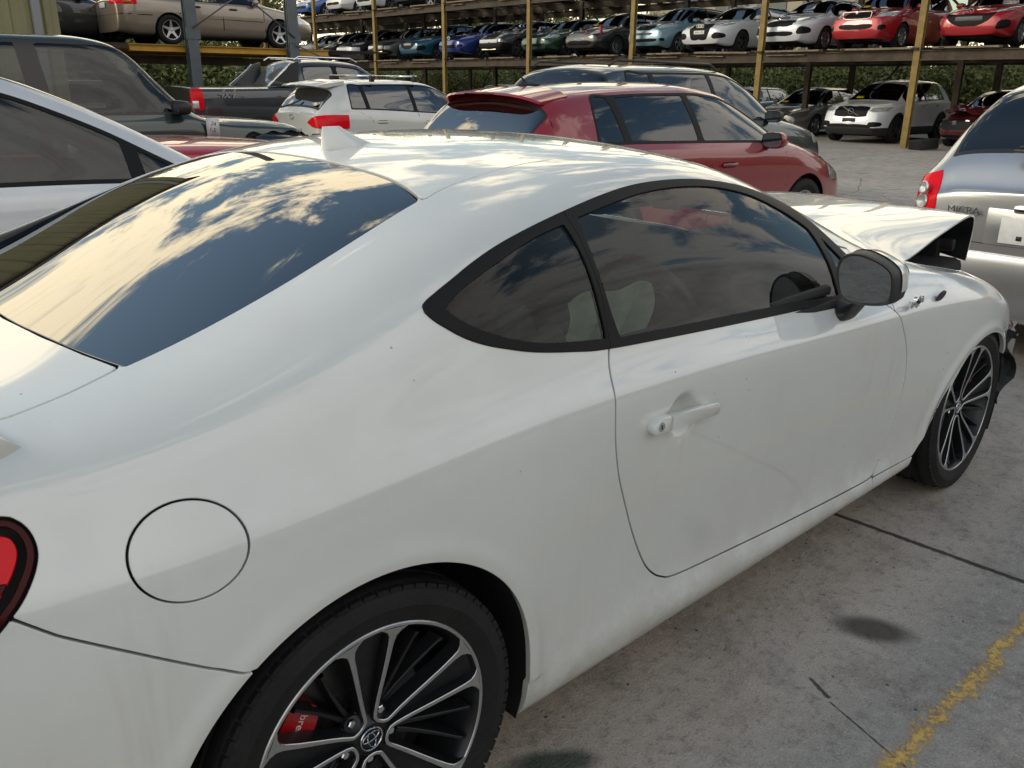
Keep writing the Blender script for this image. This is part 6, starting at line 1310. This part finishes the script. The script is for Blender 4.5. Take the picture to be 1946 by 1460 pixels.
# oil stains
def stain(cx, cy, rx, ry, c0, k, ang=0., rag=.5):
    ca, sa = math.cos(ang), math.sin(ang); dx = MM('SUBTRACT', X, cx); dy = MM('SUBTRACT', Y, cy)
    u = MM('DIVIDE', MM('ADD', MM('MULTIPLY', dx, ca), MM('MULTIPLY', dy, sa)), rx); v = MM('DIVIDE', MM('SUBTRACT', MM('MULTIPLY', dy, ca), MM('MULTIPLY', dx, sa)), ry)
    r = MM('SQRT', MM('ADD', MM('MULTIPLY', u, u), MM('MULTIPLY', v, v))); r = MM('ADD', r, MM('MULTIPLY', MM('SUBTRACT', nB, .5), rag*2))
    return MM('MULTIPLY', rng_(r, 1.15, .45), k)
col = mixc(stain(1.47, -1.10, .12, .070, 0, .85, rad(-60), .15), col, (.035, .030, .028))
col = mixc(stain(.44, -.86, .12, .045, 0, .85, rad(-30), .8), col, (.018, .045, .032))
wet = stain(.44, -.86, .12, .045, 0, 1., rad(-30), .8)
# slab joints: one across at x=2.03, more every 4.2 m; long joints every 5 m
jn = MM('MULTIPLY', MM('SUBTRACT', nC, .5), .02)
xx = MM('ADD', MM('SUBTRACT', X, 2.03), MM('ADD', jn, MM('MULTIPLY', MM('SUBTRACT', Y, -.676), .045)))
def joint(v, per, w):
    m = MM('SUBTRACT', MM('FRACT', MM('ADD', MM('DIVIDE', v, per), .5)), .5); return rng_(MM('ABSOLUTE', MM('MULTIPLY', m, per)), w, w*.6)
J = MM('MAXIMUM', joint(xx, 4.2, .013), joint(MM('ADD', MM('SUBTRACT', Y, 1.9), jn), 5.5, .012))
col = mixc(MM('MULTIPLY', J, .9), col, (.022, .021, .020))
# cracks
wv = n_('ShaderNodeTexVoronoi', feature='DISTANCE_TO_EDGE'); wv.inputs['Scale'].default_value = .55
wm = n_('ShaderNodeMix', data_type='RGBA'); wm.inputs[0].default_value = .10; t.links.new(co_.outputs['Object'], wm.inputs[6])
nn = n_('ShaderNodeTexNoise'); nn.inputs['Scale'].default_value = 3.5; nn.inputs['Detail'].default_value = 5; t.links.new(co_.outputs['Object'], nn.inputs['Vector']); t.links.new(nn.outputs['Color'], wm.inputs[7])
t.links.new(wm.outputs[2], wv.inputs['Vector'])
crk = MM('MULTIPLY', rng_(wv.outputs['Distance'], .0035, .0008), MM('MULTIPLY', rng_(nA, .42, .52), rng_(X, 5., 8.)))
def seg(x0, y0, x1, y1, w):
    dx, dy = x1-x0, y1-y0; l2 = dx*dx+dy*dy; px, py = MM('SUBTRACT', X, x0), MM('SUBTRACT', Y, y0)
    tt = MM('DIVIDE', MM('ADD', MM('MULTIPLY', px, dx), MM('MULTIPLY', py, dy)), l2, clamp=False); tc_ = MM('MINIMUM', MM('MAXIMUM', tt, 0.), 1.)
    ex, ey = MM('SUBTRACT', px, MM('MULTIPLY', tc_, dx)), MM('SUBTRACT', py, MM('MULTIPLY', tc_, dy)); d = MM('SQRT', MM('ADD', MM('MULTIPLY', ex, ex), MM('MULTIPLY', ey, ey)))
    d = MM('ADD', d, MM('MULTIPLY', MM('SUBTRACT', nC, .5), w*4)); return rng_(d, w, w*.3)
for s_ in ((1.145, -1.095, 1.115, -1.16, .006), (1.10, -1.175, 1.075, -1.255, .0028), (1.075, -1.255, 1.03, -1.395, .003)): crk = MM('MAXIMUM', crk, seg(*s_))
col = mixc(MM('MULTIPLY', crk, .85), col, (.02, .019, .018))
t.links.new(col, bs.inputs['Base Color'])
rg = MM('SUBTRACT', rng_(nB, .3, .7, .60, .85), MM('MULTIPLY', wet, .5)); t.links.new(rg, bs.inputs['Roughness']); bs.inputs['Specular IOR Level'].default_value = .35
hgt = MM('ADD', MM('MULTIPLY', nC, .55), MM('ADD', MM('SUBTRACT', MM('MULTIPLY', nD, .22), MM('MULTIPLY', pit, .6)), MM('MULTIPLY', nB, .8))); hgt = MM('SUBTRACT', hgt, MM('MULTIPLY', MM('MAXIMUM', J, crk), 1.2))
bp = n_('ShaderNodeBump'); bp.inputs['Strength'].default_value = .8; bp.inputs['Distance'].default_value = .016; t.links.new(hgt, bp.inputs['Height']); t.links.new(bp.outputs[0], bs.inputs['Normal'])
g = mesh_obj('ground', [(-400, -400, 0), (400, -400, 0), (400, 400, 0), (-400, 400, 0)], [(0, 1, 2, 3)], gm, smooth=False); tag(g, kind='structure')
# worn yellow bay line: paint sheet with ragged, flaked edges cut out of the mesh material
ym = bpy.data.materials.new('worn_yellow_paint'); ym.use_nodes = True; t = ym.node_tree; bs = t.nodes['Principled BSDF']
co_ = n_('ShaderNodeTexCoord'); sp_n = n_('ShaderNodeSeparateXYZ'); t.links.new(co_.outputs['Object'], sp_n.inputs[0]); X, Y = sp_n.outputs[0], sp_n.outputs[1]
nB, nC, nD = noise(16, 8, .75), noise(60, 8, .8), noise(5, 3, .5)
edge = MM('ABSOLUTE', MM('ADD', MM('SUBTRACT', Y, -1.375), MM('MULTIPLY', MM('SUBTRACT', nD, .5), .03)))
keep = MM('SUBTRACT', MM('ADD', MM('MULTIPLY', nB, .75), MM('MULTIPLY', nC, .75)), rng_(edge, .0, .062, .57, .95, False))
al = rng_(keep, .0, .22, 0, .85); cw = mixc(rng_(nC, .35, .65), (.50, .32, .07), (.72, .48, .14)); t.links.new(cw, bs.inputs['Base Color']); t.links.new(al, bs.inputs['Alpha']); bs.inputs['Roughness'].default_value = .65
yl = mesh_obj('bay_line', [(-3, -1.45, .003), (14, -1.45, .003), (14, -1.30, .003), (-3, -1.30, .003)], [(0, 1, 2, 3)], ym, smooth=False); tag(yl, kind='structure')
